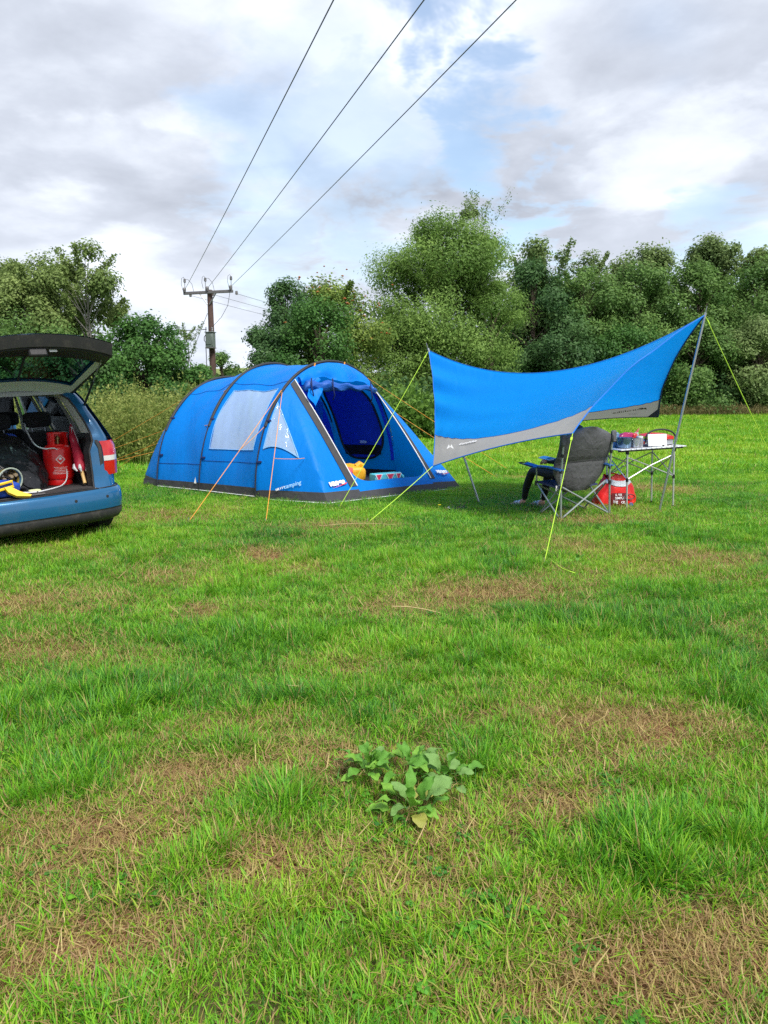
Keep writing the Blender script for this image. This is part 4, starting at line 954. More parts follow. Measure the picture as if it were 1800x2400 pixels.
p2 = gp(-5.60, 15.9); a = shl(1, 1.62); rope(tent, a, p2, ORANGE, two=(shl(1, 1.05), a.lerp(p2, .42)))
p1 = gp(-6.6, 15.4); a = shl(0, 1.45); rope(tent, a, p1, ORANGE)
rope(tent, shl(0, .95), gp(-6.9, 15.6), ORANGE); rope(tent, rearp(.55, .18), gp(-6.5, 14.7), ORANGE); rope(tent, rearp(.6, .3), gp(-6.2, 15.6), ORANGE)
pr = gp(2.6, 15.9); rope(tent, shr(2, 1.85), pr, ORANGE); pr2 = gp(2.15, 14.6); rope(tent, shr(2, 1.35), pr2, ORANGE)
rope(tent, shr(1, 1.7), gp(1.2, 17.0), ORANGE)
# printed maker's marks on the porch cloth
def mark(par, txt, size, fn, u0, v0, du, dv, off, m, bold=0.0, shear=0.0, nm='printed_mark', mir=1, flip=False):
    """print laid on a surface fn(u, v): local tangent frame at (u0, v0)"""
    c = fn(u0, v0); tu = (fn(u0 + du, v0) - c).normalized(); tv = (fn(u0, v0 + dv) - c); tv = (tv - tu * tv.dot(tu)).normalized()
    n = tu.cross(tv).normalized()
    if flip: n = -n
    v, f = text_geo(txt, size, bold, shear) if isinstance(txt, str) else txt
    return MB().add([c + tu * p[0] * mir + tv * p[1] + n * off for p in v], f).build(nm, m, par, smooth=False)
def bars(w, h, n, seed):
    r = random.Random(seed); v = []; f = []; x = -w / 2
    while x < w / 2:
        k = r.uniform(.25, .6) * h; y = r.uniform(.75, 1.0) * h / 2
        o = len(v); v += [(x, -y), (x + k, -y), (x + k, y), (x, y)]; f.append((o, o + 1, o + 2, o + 3)); x += k + h * r.choice((.14, .14, .2, .5))
    return [(a, b, 0) for a, b in v], f
mark(tent, 'vango', .128, left_wing, .86, .865, .02, -.02, .03, WHITEL, .006, .35, 'maker_logo')
mark(tent, ([(-.12, -.080, 0), (.17, -.045, 0), (.20, -.02, 0), (-.05, -.068, 0)], [(0, 1, 2, 3)]), 1, left_wing, .86, .865, .02, -.02, .032, REDL, nm='logo_swoosh')
mark(tent, bars(.16, .035, 8, 3), 1, left_wing, .33, .80, .02, -.02, .03, WHITEL, nm='small_print')
mark(tent, 'camping', .085, left_wing, .47, .805, .02, -.02, .03, mat('pale_blue_print', (.35, .62, .90), .5), .001, .2, 'small_print')
fr = lambda t, s: porch(t, s)
mark(tent, 'vango', .115, fr, .680, .86, .01, -.02, .05, WHITEL, .006, .3, 'maker_logo')
mark(tent, ([(-.11, -.072, 0), (.15, -.042, 0), (.18, -.02, 0), (-.04, -.062, 0)], [(0, 1, 2, 3)]), 1, fr, .680, .86, .01, -.02, .052, REDL, nm='logo_swoosh')
v, f = [(-.03, 0, 0), (.03, 0, 0), (0, .10, 0)], [(0, 1, 2)]
mark(tent, (v, f), 1, lambda u, a: b12(u, a), .90, .02, .05, .02, .02, WHITEL, nm='small_print')

# things lying in the porch
def pouch(name, c, dims, m, label, cat, rz=0.0, seed=1, lump=.12, extra=None, mi=None):
    """soft stuffed bag: rounded box, dented"""
    r = random.Random(seed); mb = MB(); ph = [r.uniform(0, 6) for _ in range(6)]
    def f(u, v):
        a, b = u * 2 * math.pi, (v - .5) * math.pi; ca, sa, cb, sb = math.cos(a), math.sin(a), math.cos(b), math.sin(b)
        p = lambda q: math.copysign(abs(q) ** .6, q); k = 1 + lump * (math.sin(3 * a + ph[0]) * cb + math.sin(2 * b * 2 + ph[1] + a) * .6 + .4 * math.sin(5 * a + 3 * b + ph[2]))
        return V(p(ca) * p(cb) * dims[0] / 2 * k, p(sa) * p(cb) * dims[1] / 2 * k, dims[2] / 2 + p(sb) * dims[2] / 2 * (1 if sb < 0 else k))
    mb.grid(f, [k / 28 for k in range(28)], [k / 18 for k in range(19)], close_u=True)
    t = thing(name, c, label, cat, rz); b = mb.build('body', m, t, angle=R(60)); return t
YELB = mat('yellow_ripstop', (.72, .36, .012), .5, var=.15, scale=5, bump=.5, bscale=9)
t = pouch('stuff_sack', (-.55, 12.02, .12), (.46, .36, .33), YELB, 'yellow stuff sack with red print inside the tent porch', 'bag', -.1, 4, .10)
MB().grid(lambda u, v: V(-.17 + .26 * u, -.185 - .030 * math.sin(math.pi * v) + .02 * u, .12 + .17 * v + .02 * math.sin(3 * u)), [k / 8 for k in range(9)], [k / 6 for k in range(7)]).build('print_panel', mat('red_print_panel', (.65, .06, .025), .5, var=.15), t)
for i in range(4): MB().prism([(-.16 + .055 * i, -.225, .12), (-.13 + .055 * i, -.225, .11), (-.125 + .055 * i, -.222, .18), (-.145 + .055 * i, -.222, .18)], (0, -.006, 0)).build('print_flame', YELB, t)
MB().tube([V(.12, -.02, .30), V(.17, 0, .34), V(.20, .02, .31)], .05, 8).build('tied_neck', YELB, t)
TEAL = mat('turquoise_carton', (.10, .55, .66), .5, var=.1, scale=8)
t = thing('picnic_box', (.02, 12.05, .12), 'turquoise box printed with pink melon slices on the tent floor', 'box', R(36))
MB().box((0, 0, .10), (.50, .18, .19), bev=.015).build('carton', TEAL, t)
pk = mat('melon_pink', (.70, .035, .10), .5)
for x, w in ((-.19, .12), (.03, .15), (.19, .10)):
    MB().prism([(x - w / 2 - .012, -.094, .190), (x + w / 2 + .012, -.094, .190), (x, -.094, .06)], (0, -.004, 0)).build('slice_rind', WHITEL, t)
    MB().prism([(x - w / 2 + .01, -.099, .184), (x + w / 2 - .01, -.099, .184), (x, -.099, .085)], (0, -.004, 0)).build('melon_slice', pk, t)
MB().tube([V(.25, 0, .1), V(.30, .02, .16), V(.34, .0, .12), V(.36, -.02, .05)], [.03, .04, .03, .012], 8).build('carton_flap', TEAL, t)
t = thing('storage_box', (-.45, 11.66, .09), 'low dark plastic crate beneath the yellow stuff sack', 'crate', R(38))
MB().box((0, 0, .05), (.40, .26, .10), bev=.012).build('crate_body', GSHEET, t)
for z in (.035, .06, .085): MB().box((.03, -.132, z), (.30, .004, .008)).build('rib', mat('dull_silver', (.35, .37, .40), .4, .5), t)
t = pouch('folding_stool', (-.95, 12.25, .09), (.34, .30, .34), mat('slate_blue_fabric', (.02, .055, .13), .6, var=.2, bump=.4), 'slate blue folding seat just inside the tent door', 'stool', .3, 9, .04)
# ------------------------------------------------------------------ kite tarp on two poles
TARP = mat('tarp_polyester_azure', (.004, .32, 1.0), .5, var=.06, scale=2, bump=.5, bscale=5, spec=.15, transl=.52, stretch=(1, 1, .5))
TARPG = mat('tarp_grey_panel', (.36, .36, .365), .6, var=.06, scale=3, bump=.2, bscale=5, transl=.30)
TNAVY = mat('tarp_navy_hem', (.006, .02, .16), .6)
THEM = mat('tarp_blue_hem', (.01, .15, .60), .5)
ALU = mat('aluminium_tube', (.48, .51, .53), .38, .75, .12, 10)
tarp = thing('tarp_shelter', (2.5, 10.2, 0), 'bright blue and grey tarp pitched on two poles beside the tent', 'tarp', world=True)
TA, TB = V(.625, 10.95, 2.14), V(3.94, 9.68, 2.49)
N1, N2 = V(.64, 10.05, .60), V(2.06, 8.42, 1.105)
F1, F2 = V(2.1, 12.9, .90), V(4.25, 12.0, 1.19)
def qb(a, m, b, t): return a * (1 - t) ** 2 + m * 2 * t * (1 - t) + b * t * t
RM = (TA + TB) / 2 + V(-.14, .05, -.98); NM = (N1 + N2) / 2 + V(.10, .22, .10); FM = (F1 + F2) / 2 + V(-.05, -.25, .16)
def tarp_s(u, v):
    """u along the ridge, v -1 near hem, 0 ridge, 1 far hem"""
    r = qb(TA, RM, TB, u)
    if v <= 0:
        e = qb(N1, NM, N2, u); w = -v
    else:
        e = qb(F1, FM, F2, u); w = v
    p = r.lerp(e, w); k = 4 * w * (1 - w)
    # cloth hollows between its corners, scallops at the ends, flattens smoothly over the ridge line
    p += V(.02, .10 if v < 0 else -.06, -.035) * k * (1 - .6 * abs(2 * u - 1))
    end = (abs(2 * u - 1)) ** 6; p += V(.13 if u < .5 else -.15, 0, .03) * k * end * (.4 if (u < .5 and v < 0) else 1)
    # strain creases fanning from the pole tops
    fan = math.exp(-u * 5) * math.sin(26 * w + 2) + math.exp(-(1 - u) * 4) * math.sin(16 * w)
    p += V(.0, -.036, .022) * fan * k
    cor = math.exp(-(u * u + (1 - w) ** 2) * 7) * math.sin(30 * math.atan2(1 - w, u + .02)) + math.exp(-((1 - u) ** 2 + (1 - w) ** 2) * 7) * math.sin(26 * math.atan2(1 - w, 1.02 - u))
    p += V(0, -.016, .012) * cor * min(1, 4 * (1 - w) + .1) * w + V(0, -.008, .006) * math.sin(34 * w + 9 * u) * k * math.exp(-((u - .35) / .22) ** 2)
    return p
UU = [k / 40 for k in range(41)]
GB = .80
gband = lambda u: .77 - .0 * u
def near(u, w): return tarp_s(u, -w)
def far(u, w): return tarp_s(u, w)
NB = lambda u: lerp(.745, .76, u) + .07 * math.sin(math.pi * u)
MB().grid(lambda u, v: tarp_s(u, v * (NB(u) if v < 0 else .80)), UU, [k / 24 for k in range(-24, 25)]).build('canopy', TARP, tarp, angle=R(80))
MB().grid(lambda u, k: near(u, lerp(NB(u), 1, k)), UU, [0, .25, .5, .75, 1]).build('grey_panel', TARPG, tarp)
MB().grid(lambda u, k: far(u, lerp(.80, 1, k)), UU, [0, .25, .5, .75, 1]).build('grey_panel', TARPG, tarp)
MB().tube([near(u, 1) for u in UU], .008, 5).build('hem', THEM, tarp)
MB().tube([far(u, 1) for u in UU], .009, 5).build('hem', TNAVY, tarp)
for u in (0, 1):
    MB().tube([tarp_s(u, -k / 16) for k in range(17)], .007, 5).build('hem', THEM, tarp)
    MB().tube([tarp_s(u, k / 16) for k in range(17)], .012, 5).build('hem', TNAVY, tarp)
MB().tube([near(u, NB(u)) + V(0, -.004, .002) for u in UU], .004, 4).build('panel_seam', THEM, tarp)
MB().tube([far(u, .80) + V(0, -.004, 0) for u in UU], .006, 4).build('panel_seam', TNAVY, tarp)
SEAMT = mat('tarp_seam', (.002, .16, .62), .5)
MB().tube([tarp_s(u, 0) + V(0, 0, .004) for u in UU], .005, 4).build('ridge_seam', SEAMT, tarp)
c = far(1, 1); MB().add([c + V(0, -.012, 0), far(.93, 1) + V(0, -.012, 0), far(1, .90) + V(0, -.012, 0)], [(0, 1, 2)]).build('corner_patch', TNAVY, tarp)
FA, FB = gp(1.37, 10.95), gp(3.66, 10.11)
for f, t in ((FA, TA), (FB, TB)):
    d = (t - f).normalized(); o = MB().tube([f, t + d * .03], .0145, 10).build('pole', ALU, tarp); MB().tube([t + d * .02, t + d * .11], .005, 6).build('pole_spike', STEEL, o, origin=tarp.location)
    MB().tube([f + d * .98, f + d * 1.02], .0175, 10).build('pole_joint', ALU, o, origin=tarp.location)
rope(tarp, TA + V(0, 0, .0), gp(-.62, 10.45), GREENR, .0046)
rope(tarp, N1, gp(-.20, 9.13), GREENR, .0046)
o = rope(tarp, N2, gp(1.46, 6.85), GREENR, .0038)
MB().tube([gp(1.47, 6.85, .02), gp(1.50, 6.7, .05), gp(1.53, 6.45, .04), gp(1.56, 6.3, .05), gp(1.60, 6.28, .04)], .004, 5).build('rope_tail', GREENR, o, origin=tarp.location)
rope(tarp, TB, gp(5.6, 10.3), GREENR, .0056)
rope(tarp, F2, gp(5.16, 12.75), GREENR, .0045)
rope(tarp, F1, gp(2.75, 13.8), GREENR, .0045)
for p, q in ((TA, gp(-.62, 10.45)), (N2, gp(1.46, 6.85)), (TB, gp(5.6, 10.3))):
    d = (q - p).normalized(); MB().box(p + d * .10, (.02, .012, .05), d.to_track_quat('Z', 'Y').to_matrix()).build('line_runner', GREENR, tarp)
# maker's marks: dark and mirrored on the far panel's underside, white outside on the near panel
DARKL = mat('dark_print', (.05, .055, .065), .6)
mark(tarp, 'Eurohike', .125, lambda u, w: far(u, w), .79, .87, .02, -.02, .012, DARKL, .001, 0, 'maker_logo', mir=-1)
tri_ = ([(-.05, -.035, 0), (.0, .04, 0), (.02, .0, 0), (.045, .03, 0), (.085, -.035, 0)], [(0, 1, 2, 3, 4)])
mark(tarp, tri_, 1, lambda u, w: far(u, w), .895, .87, .02, -.02, .012, DARKL, nm='logo_peaks', mir=-1)
mark(tarp, bars(.13, .026, 5, 8), 1, lambda u, w: far(u, w), .83, .935, .02, -.02, .012, DARKL, nm='small_print', mir=-1)
mark(tarp, 'Eurohike', .075, near, .245, .855, .02, -.02, .012, WHITEL, .001, 0, 'maker_logo')
mark(tarp, tri_, 1.0, near, .115, .86, .02, -.02, .012, WHITEL, nm='logo_peaks')
# ------------------------------------------------------------------ folding armchair with a person in it
CH = thing('camping_chair', (2.55, 9.60, gzf(2.55, 9.6)), 'dark grey padded folding camping chair under the tarp corner', 'chair', R(25))
PAD = mat('padded_polyester_grey', (.085, .087, .094), .75, var=.25, scale=9, bump=.8, bscale=11)
SEATM = mat('seat_fabric_navy', (.035, .045, .11), .7, var=.15, bump=.3, bscale=14)
ARMB = mat('armrest_blue', (.035, .13, .36), .6, var=.2, bump=.3, bscale=14)
TUBE = mat('chair_tube_grey', (.34, .39, .38), .4, .6, .1)
PLAS = mat('black_plastic_joint', (.015, .015, .017), .5)
def ct(nm, pts, r=.0115, m=TUBE, n=8): return MB().tube(pts, r, n).build(nm, m, CH)
W2 = .385
def bk(x, k):
    """padded backrest, k 0 bottom .. 1 top, leaning back"""
    z = lerp(.34, 1.155, k); y = lerp(.20, -.075, k); prof = .16 + .245 * min(1, (k / .35)) ** .6 if k < .35 else (.405 if k < .84 else .405 - .26 * ((k - .84) / .16) ** 1.5)
    pad = .030 * math.cos(math.pi * x / 2) + .012 * math.sin(11 * k) - .018 * math.exp(-((k - .48) / .025) ** 2)
    return V(x * prof, y - pad - .05 * (1 - x * x), z - .02 * x * x)
for off, nm in ((0, 'backrest'),):
    mb = MB(); xs = [k / 10 for k in range(-10, 11)]; ks = [k / 30 for k in range(31)]
    mb.grid(bk, xs, ks); mb.grid(lambda x, k: bk(x, k) + V(0, .075 - .05 * x * x, 0), xs, ks)
    for e in (-1, 1): mb.grid(lambda u, k: bk(e, k) + V(0, .025 * u, 0), [0, 1], ks)
    for e in (0, 1): mb.grid(lambda x, u: bk(x, e) + V(0, (.075 - .05 * x * x) * u, 0), xs, [0, 1])
    mb.build(nm, PAD, CH)
for s in (-1, 1):
    MB().box((s * .395, -.055, 1.01), (.07, .055, .15), bev=.015).build('back_pocket', PAD, CH)
    ct('back_post', [V(s * W2, 0, .0), V(s * (W2 - .002), .0, .55), V(s * .378, -.05, 1.0)], .013)
    ct('foot_cap', [V(s * W2, 0, -.01), V(s * W2, 0, .03)], .02, PLAS)
    ct('back_cross', [V(s * W2, .01, .02), V(-s * W2 * .95, .06, .44)])
    ct('side_cross', [V(s * W2, .02, .02), V(s * W2, .50, .44)])
    ct('side_cross', [V(s * (W2 - .02), .48, .02), V(s * (W2 - .02), .04, .42)])
    ct('front_cross', [V(s * W2, .47, .02), V(-s * W2, .50, .42)])
    ct('front_cap', [V(s * W2, .47, -.01), V(s * W2, .47, .03)], .018, PLAS)
    ct('arm_post', [V(s * W2, .50, .40), V(s * (W2 + .01), .48, .655)], .011)
    ct('joint', [V(s * W2, 0, .40), V(s * W2, 0, .45)], .021, PLAS); ct('joint', [V(s * W2, 0, .60), V(s * W2, 0, .64)], .021, PLAS); ct('joint', [V(s * .382, -.025, .80), V(s * .382, -.03, .84)], .02, PLAS)
    ct('hub', [V(s * W2, .50, .40), V(s * W2, .50, .46)], .024, PLAS)
    ar_ = MB().grid(lambda u, v: V(s * (W2 + .005) + (v - .5) * .075, lerp(-.03, .56, u), .655 + .02 * math.sin(math.pi * u) - .02 * abs(v - .5)), [k / 10 for k in range(11)], [0, .25, .5, .75, 1]).build('armrest', ARMB, CH, thick=.018)
    ct('arm_rail', [V(s * (W2 + .005), -.03, .635), V(s * (W2 + .005), .54, .635)], .009, PLAS)
MB().grid(lambda x, u: V(x * .31, lerp(.14, .60, u), lerp(.40, .46, u) - .05 * (1 - x * x) * math.sin(math.pi * u) - .02 * u * u), [k / 8 for k in range(-8, 9)], [k / 10 for k in range(11)]).build('seat', SEATM, CH, thick=.022)
for kk in (.47,): MB().tube([bk(x / 10, kk) + V(0, -.004, 0) for x in range(-9, 10)], .0035, 4).build('stitch_line', PLAS, CH)
MB().box((-.375, .10, .40), (.022, .004, .07)).build('care_tag', WHT, CH)
# drinks tray beside the far arm
tr_ = MB().grid(lambda u, v: V(-.52 + .14 * u, .42 + .26 * v, .66 - .012 * math.sin(math.pi * u) + .03 * v), [0, .5, 1], [0, .33, .66, 1]).build('side_tray', ARMB, CH, thick=.01)
ct('tray_wire', [V(-.52, .40, .665), V(-.52, .70, .69), V(-.38, .70, .69)], .007, PLAS)
# the person: seated, legs forward, facing away
SKIN = mat('skin', (.50, .29, .21), .55, var=.08, scale=14)
LEGG = mat('black_leggings', (.010, .010, .012), .7, var=.3, bump=.15, bscale=20)
HAIR = mat('dark_hair', (.015, .012, .010), .5, var=.3, bump=.5, bscale=60, stretch=(4, 4, .4))
TOP = mat('black_top', (.014, .014, .017), .75, var=.3, bump=.3, bscale=12)
def skin_body(name, nodes, edges, m, parent, root=0, sub=2):
    me = bpy.data.meshes.new(name); me.from_pydata([n[0] for n in nodes], edges, []); o = bpy.data.objects.new(name, me); COL.objects.link(o); o.parent = parent
    md = o.modifiers.new('skin', 'SKIN'); md.use_smooth_shade = True
    for i, (p, r) in enumerate(nodes):
        sv = me.skin_vertices[0].data[i]; sv.radius = (r if isinstance(r, tuple) else (r, r)); sv.use_root = (i == root)
    sb = o.modifiers.new('sub', 'SUBSURF'); sb.levels = sub; sb.render_levels = sub
    dg = bpy.context.evaluated_depsgraph_get(); e = bpy.data.meshes.new_from_object(o.evaluated_get(dg)); o.modifiers.clear(); o.data = e; e.name = name
    e.materials.clear(); e.materials.append(m); e.shade_smooth(); return o
PE = thing('person', CH.location.copy(), 'seated person in black leggings and striped white sliders', 'person', R(25))
# right/left knees turned a little to the person's left
nodes = [((.02, .30, .52), (.15, .12)), ((.05, .24, .67), (.12, .10)), ((.07, .20, .81), (.14, .10)), ((.07, .22, .90), (.06, .06)), ((.07, .26, .95), (.05, .05)),
         ((-.17, .34, .53), .085), ((-.20, .86, .545), .062), ((-.16, 1.05, .30), .056), ((-.12, 1.16, .10), .036),
         ((.07, .34, .53), .085), ((.02, .80, .54), .062), ((.05, .90, .28), .056), ((.08, .99, .10), .036),
         ((-.10, .22, .85), .050), ((-.20, .34, .70), .040), ((-.22, .52, .69), .030),
         ((.24, .22, .85), .050), ((.30, .32, .70), .040), ((.16, .50, .68), .030)]
ed = [(0, 1), (1, 2), (2, 3), (3, 4), (0, 5), (5, 6), (6, 7), (7, 8), (0, 9), (9, 10), (10, 11), (11, 12), (2, 13), (13, 14), (14, 15), (2, 16), (16, 17), (17, 18)]
skin_body('body', nodes, ed, LEGG, PE)
# head, hair
hd = MB()
def headf(u, v):
    a, b = u * 2 * math.pi, (v - .5) * math.pi; x = .072 * math.cos(a) * math.cos(b); y = .090 * math.sin(a) * math.cos(b); z = .112 * math.sin(b)
    if y > .03 and z < 0: x *= 1 + 1.6 * z
    if abs(x) < .02 and y > .06 and -.03 < z < .02: y += .018
    return V(.07 + x, .30 + y + .1 * z * -.3, 1.035 + z)
hd.grid(headf, [k / 24 for k in range(24)], [k / 16 for k in range(17)], close_u=True); hd.build('head', SKIN, PE)
def hairf(u, v):
    a, b = u * 2 * math.pi, lerp(-.9, math.pi / 2, v); x = .082 * math.cos(a) * math.cos(b * .9); y = .100 * math.sin(a) * math.cos(b * .9); z = .124 * math.sin(b) if b > 0 else .18 * b
    if math.sin(a) > .35 and b < .55: y *= .82; x *= .9
    return V(.07 + x * 1.03, .28 + y, 1.04 + z)
MB().grid(hairf, [k / 24 for k in range(24)], [k / 14 for k in range(15)], close_u=True).build('hair', HAIR, PE)
def hand(base, d, up, s, nm):
    """palm, four fingers, thumb"""
    d = Vector(d).normalized(); sd = d.cross(Vector(up)).normalized(); up = sd.cross(d); mb = MB()
    mb.tube([Vector(base), Vector(base) + d * .04, Vector(base) + d * .085], [.026, .036, .034], 8)
    for i, L in enumerate((.062, .074, .070, .055)):
        p = Vector(base) + d * .08 + sd * (-.027 + .018 * i); mb.tube([p, p + d * L * .45 - up * .006, p + d * L * .75 - up * .022, p + d * L * .9 - up * .04], [.009, .0085, .008, .006], 6)
    p = Vector(base) + d * .03 + sd * (-.034) * s; mb.tube([p, p + d * .03 - sd * .022 * s, p + d * .06 - sd * .028 * s - up * .01], [.011, .010, .007], 6)
    return mb.build(nm, SKIN, PE)
hand((-.22, .52, .69), (.15, 1, -.05), (0, 0, 1), -1, 'hand'); hand((.16, .50, .68), (-.3, 1, 0), (0, 0, 1), 1, 'hand')
skin_body('forearm', [((-.20, .35, .705), .036), ((-.21, .43, .70), .033), ((-.22, .53, .69), .025)], [(0, 1), (1, 2)], SKIN, PE)
SOLE = mat('slider_sole_white', (.70, .68, .66), .6); STR = mat('slider_strap_grey', (.32, .34, .37), .6)
for (ax, ay), yaw in (((-.12, 1.16), R(28)), ((.08, .99), R(24))):
    ft = lambda x, y, z: V(ax, ay, 0) + Matrix.Rotation(yaw, 3, 'Z') @ V(x, y, z)
    fo = skin_body('foot', [(ft(0, -.03, .055), .036), (ft(0, .02, .06), (.034, .036)), (ft(0, .08, .045), (.036, .024)), (ft(0, .14, .036), (.038, .016)), (ft(0, .175, .032), (.030, .012)), (ft(0, -.005, .12), .034)], [(0, 1), (1, 2), (2, 3), (3, 4), (1, 5)], SKIN, PE)
    for i, (x, L) in enumerate(((-.026, .022), (-.010, .026), (.004, .024), (.017, .02), (.028, .016))):
        MB().tube([ft(x, .165, .034), ft(x * 1.08, .19 + L * .5, .034), ft(x * 1.1, .19 + L, .028)], [.011, .0105, .007], 6).build('toe', SKIN, fo)
    ol = [ft(.045 * math.cos(q) * (1 + .12 * math.sin(q)), .07 + .145 * math.sin(q), 0) for q in [2 * math.pi * k / 20 for k in range(20)]]
    MB().prism(ol, (0, 0, .026)).build('slider_sole', SOLE, PE)
    for j in range(4):
        y = .055 + .024 * j; MB().tube([ft(-.05, y, .018), ft(-.044, y + .004, .062), ft(0, y + .010, .086 - .006 * j), ft(.044, y + .004, .062), ft(.05, y, .018)], .0115, 6).build('slider_strap', SOLE if j % 2 == 0 else STR, PE)
# ankle print on the nearer leg
v, f = text_geo('PUMA', .075, .004); c = V(.078, .955, .165)
MB().add([c + V(math.sin(p[0] * 14) * .052, -math.cos(p[0] * 14) * .052 + .0, p[1]) + V(-.005, .03, 0) for p in v], f).build('ankle_print', WHITEL, PE, smooth=False)
# magazine on the lap
t = thing('magazine', CH.matrix_basis @ V(-.16, .52, .70), 'pale blue and white magazine lying on the lap of the seated person', 'magazine', R(40))
MB().grid(lambda u, v: V(-.11 + .22 * u, -.13 + .26 * v, .018 * math.sin(math.pi * u) + .03 * v), [k / 8 for k in range(9)], [0, .5, 1]).build('pages', mat('magazine_paper', (.55, .62, .70), .4, var=.5, scale=14), t, thick=.006)
MB().grid(lambda u, v: V(-.09 + .10 * u, -.10 + .12 * v, .018 * math.sin(math.pi * (.1 + .45 * u)) + .03 * (.12 + .46 * v) + .004), [0, .5, 1], [0, .5, 1]).build('photo', mat('magazine_photo', (.10, .13, .22), .4, var=.8, scale=30), t)

CH.rotation_euler = (0, R(-2.5), R(25)); PE.rotation_euler = (0, R(-1), R(25))
# ------------------------------------------------------------------ roll-top table
TB_ = thing('camping_table', (3.58, 10.66, gzf(3.58, 10.66)), 'folding camping table with pale slatted top and criss-cross legs', 'table', R(17))
TB_.rotation_euler = (0, R(-2.2), R(17)); bpy.context.view_layer.update()
SLAT = mat('white_aluminium_slat', (.66, .68, .69), .4, .3, .06); LEGM = mat('table_leg_alu', (.55, .57, .56), .38, .6, .08)
TH = .845
for i in range(13):
    MB().box((-.48 + .08 * i, 0, TH - .008), (.074, .62, .016), bev=.004).build('slat', SLAT, TB_)
for y in (-.24, .24): MB().box((0, y, TH - .028), (1.02, .025, .022)).build('top_rail', PLAS, TB_)
for x in (-.37, .37):
    for y in (-.24, .24):
        l = MB().tube([V(x, y, .0), V(x, y, TH - .03)], .0125, 8).build('leg', LEGM, TB_)
        MB().tube([V(x, y, -.01), V(x, y, .025)], .017, 8).build('foot_cap', PLAS, l)
        MB().tube([V(x, y, .40), V(x, y, .45)], .019, 8).build('slide_joint', PLAS, l); MB().box((x, y, TH - .05), (.04, .04, .05), bev=.006).build('corner_joint', PLAS, l)
for y in (-.24, .24):
    for a, b in (((-.37, .43), (0, .60)), ((0, .60), (.37, .73)), ((-.37, .73), (0, .585)), ((0, .585), (.37, .43))):
        MB().tube([V(a[0], y, a[1]), V(b[0], y, b[1])], .009, 6).build('cross_brace', LEGM, TB_)
for x in (-.37, .37):
    for s in (-1, 1): MB().tube([V(x, -.24 * s, .43), V(x, .24 * s, .73)], .008, 6).build('cross_brace', LEGM, TB_)
def tw_(x, y, z=TH): return TB_.matrix_basis @ V(x, y, z + .002)
bpy.context.view_layer.update()
REDP = mat('red_plastic', (.55, .022, .018), .35, var=.08); CHR = mat('brushed_steel', (.62, .63, .65), .25, .9, .08, 20)
t = thing('portable_grill', tw_(.22, .02), 'red and steel portable grill with arched black handle on the table', 'grill', R(17))
MB().box((0, 0, .045), (.46, .30, .085), bev=.02).build('steel_tray', CHR, t)
MB().grid(lambda u, v: V(-.23 + .46 * u, -.15 + .30 * v, .09 + .085 * (math.sin(math.pi * (.12 + .76 * v))) ** .5 * (math.sin(math.pi * (.06 + .88 * u))) ** .3), [k / 16 for k in range(17)], [k / 10 for k in range(11)]).build('red_lid', REDP, t)
MB().box((.15, -.145, .11), (.14, .02, .05), bev=.006).build('clasp', REDP, t)
MB().tube([V(-.24, -.16, .05)] + [V(-.24 * math.cos(k / 14 * math.pi), -.16, .09 + .135 * math.sin(k / 14 * math.pi) ** .8) for k in range(15)] + [V(.24, -.16, .05)], .012, 8).build('carry_handle', BLK, t)
t = thing('chopping_board', tw_(.13, -.19), 'white plastic chopping board leaning against the grill', 'board', R(17))
MB().box((0, 0, .085), (.30, .012, .165), Matrix.Rotation(R(-6), 3, 'X'), bev=.005).build('board', WHT, t); MB().box((.09, -.012, .012), (.03, .012, .018)).build('rubber_foot', BLK, t)
BLG = glass('blue_tinted_plastic', (.55, .75, .92), .7, .08, body=((.10, .24, .48), .35)); CLG = glass('clear_plastic', (.9, .94, .96), .75, .06, body=((.62, .65, .70), .30))
t = thing('saucepan', tw_(-.34, -.12), 'blue-tinted steel saucepan at the near end of the table', 'pan', 0); MB().lathe([(0, .004), (.085, .004), (.095, .02), (.098, .14), (.104, .145), (.094, .14), (.09, .02), (0, .012)], 24).build('pan_body', mat('blue_steel', (.16, .25, .36), .22, .8, .25, 9), t)
MB().tube([V(.09, 0, .12), V(.15, -.02, .135), V(.20, -.03, .13)], .009, 6).build('pan_handle', BLK, t)
t = thing('tumbler', tw_(-.20, -.17), 'clear plastic tumbler standing in front of the saucepan', 'tumbler'); MB().lathe([(0, .003), (.045, .003), (.056, .13), (.053, .13), (.043, .012), (0, .012)], 20).build('tumbler_body', CLG, t)
t = thing('storage_jar', tw_(-.11, -.13), 'small clear jar next to the chopping board', 'jar'); MB().lathe([(0, .003), (.05, .003), (.052, .12), (.04, .135), (0, .135)], 20).build('jar_body', CLG, t); MB().lathe([(.042, .125), (.046, .13), (.046, .15), (0, .152)], 20).build('lid', WHT, t)
PINK = mat('pink_foil', (.45, .02, .12), .3, var=.4, scale=12, bump=.5, bscale=16)
t = pouch('snack_packet', tw_(-.20, .05), (.26, .12, .19), PINK, 'crumpled dark pink foil packet behind the tumbler', 'packet', .3, 12, .12); MB().grid(lambda u, v: V(.10 + .10 * u, -.02 + .03 * math.sin(3 * v), .13 + .09 * v * (.5 + u)), [0, .5, 1], [0, .5, 1]).build('torn_wrapper', CLG, t)
t = pouch('drinks_carton', tw_(-.09, .02), (.09, .08, .18), REDP, 'short red carton beside the pink packet', 'carton', .2, 13, .03)
t = pouch('blue_packet', tw_(-.36, .06), (.11, .10, .20), mat('pale_blue_film', (.16, .30, .48), .3, var=.4, bump=.4), 'pale blue plastic packet behind the saucepan', 'packet', .2, 14, .10)
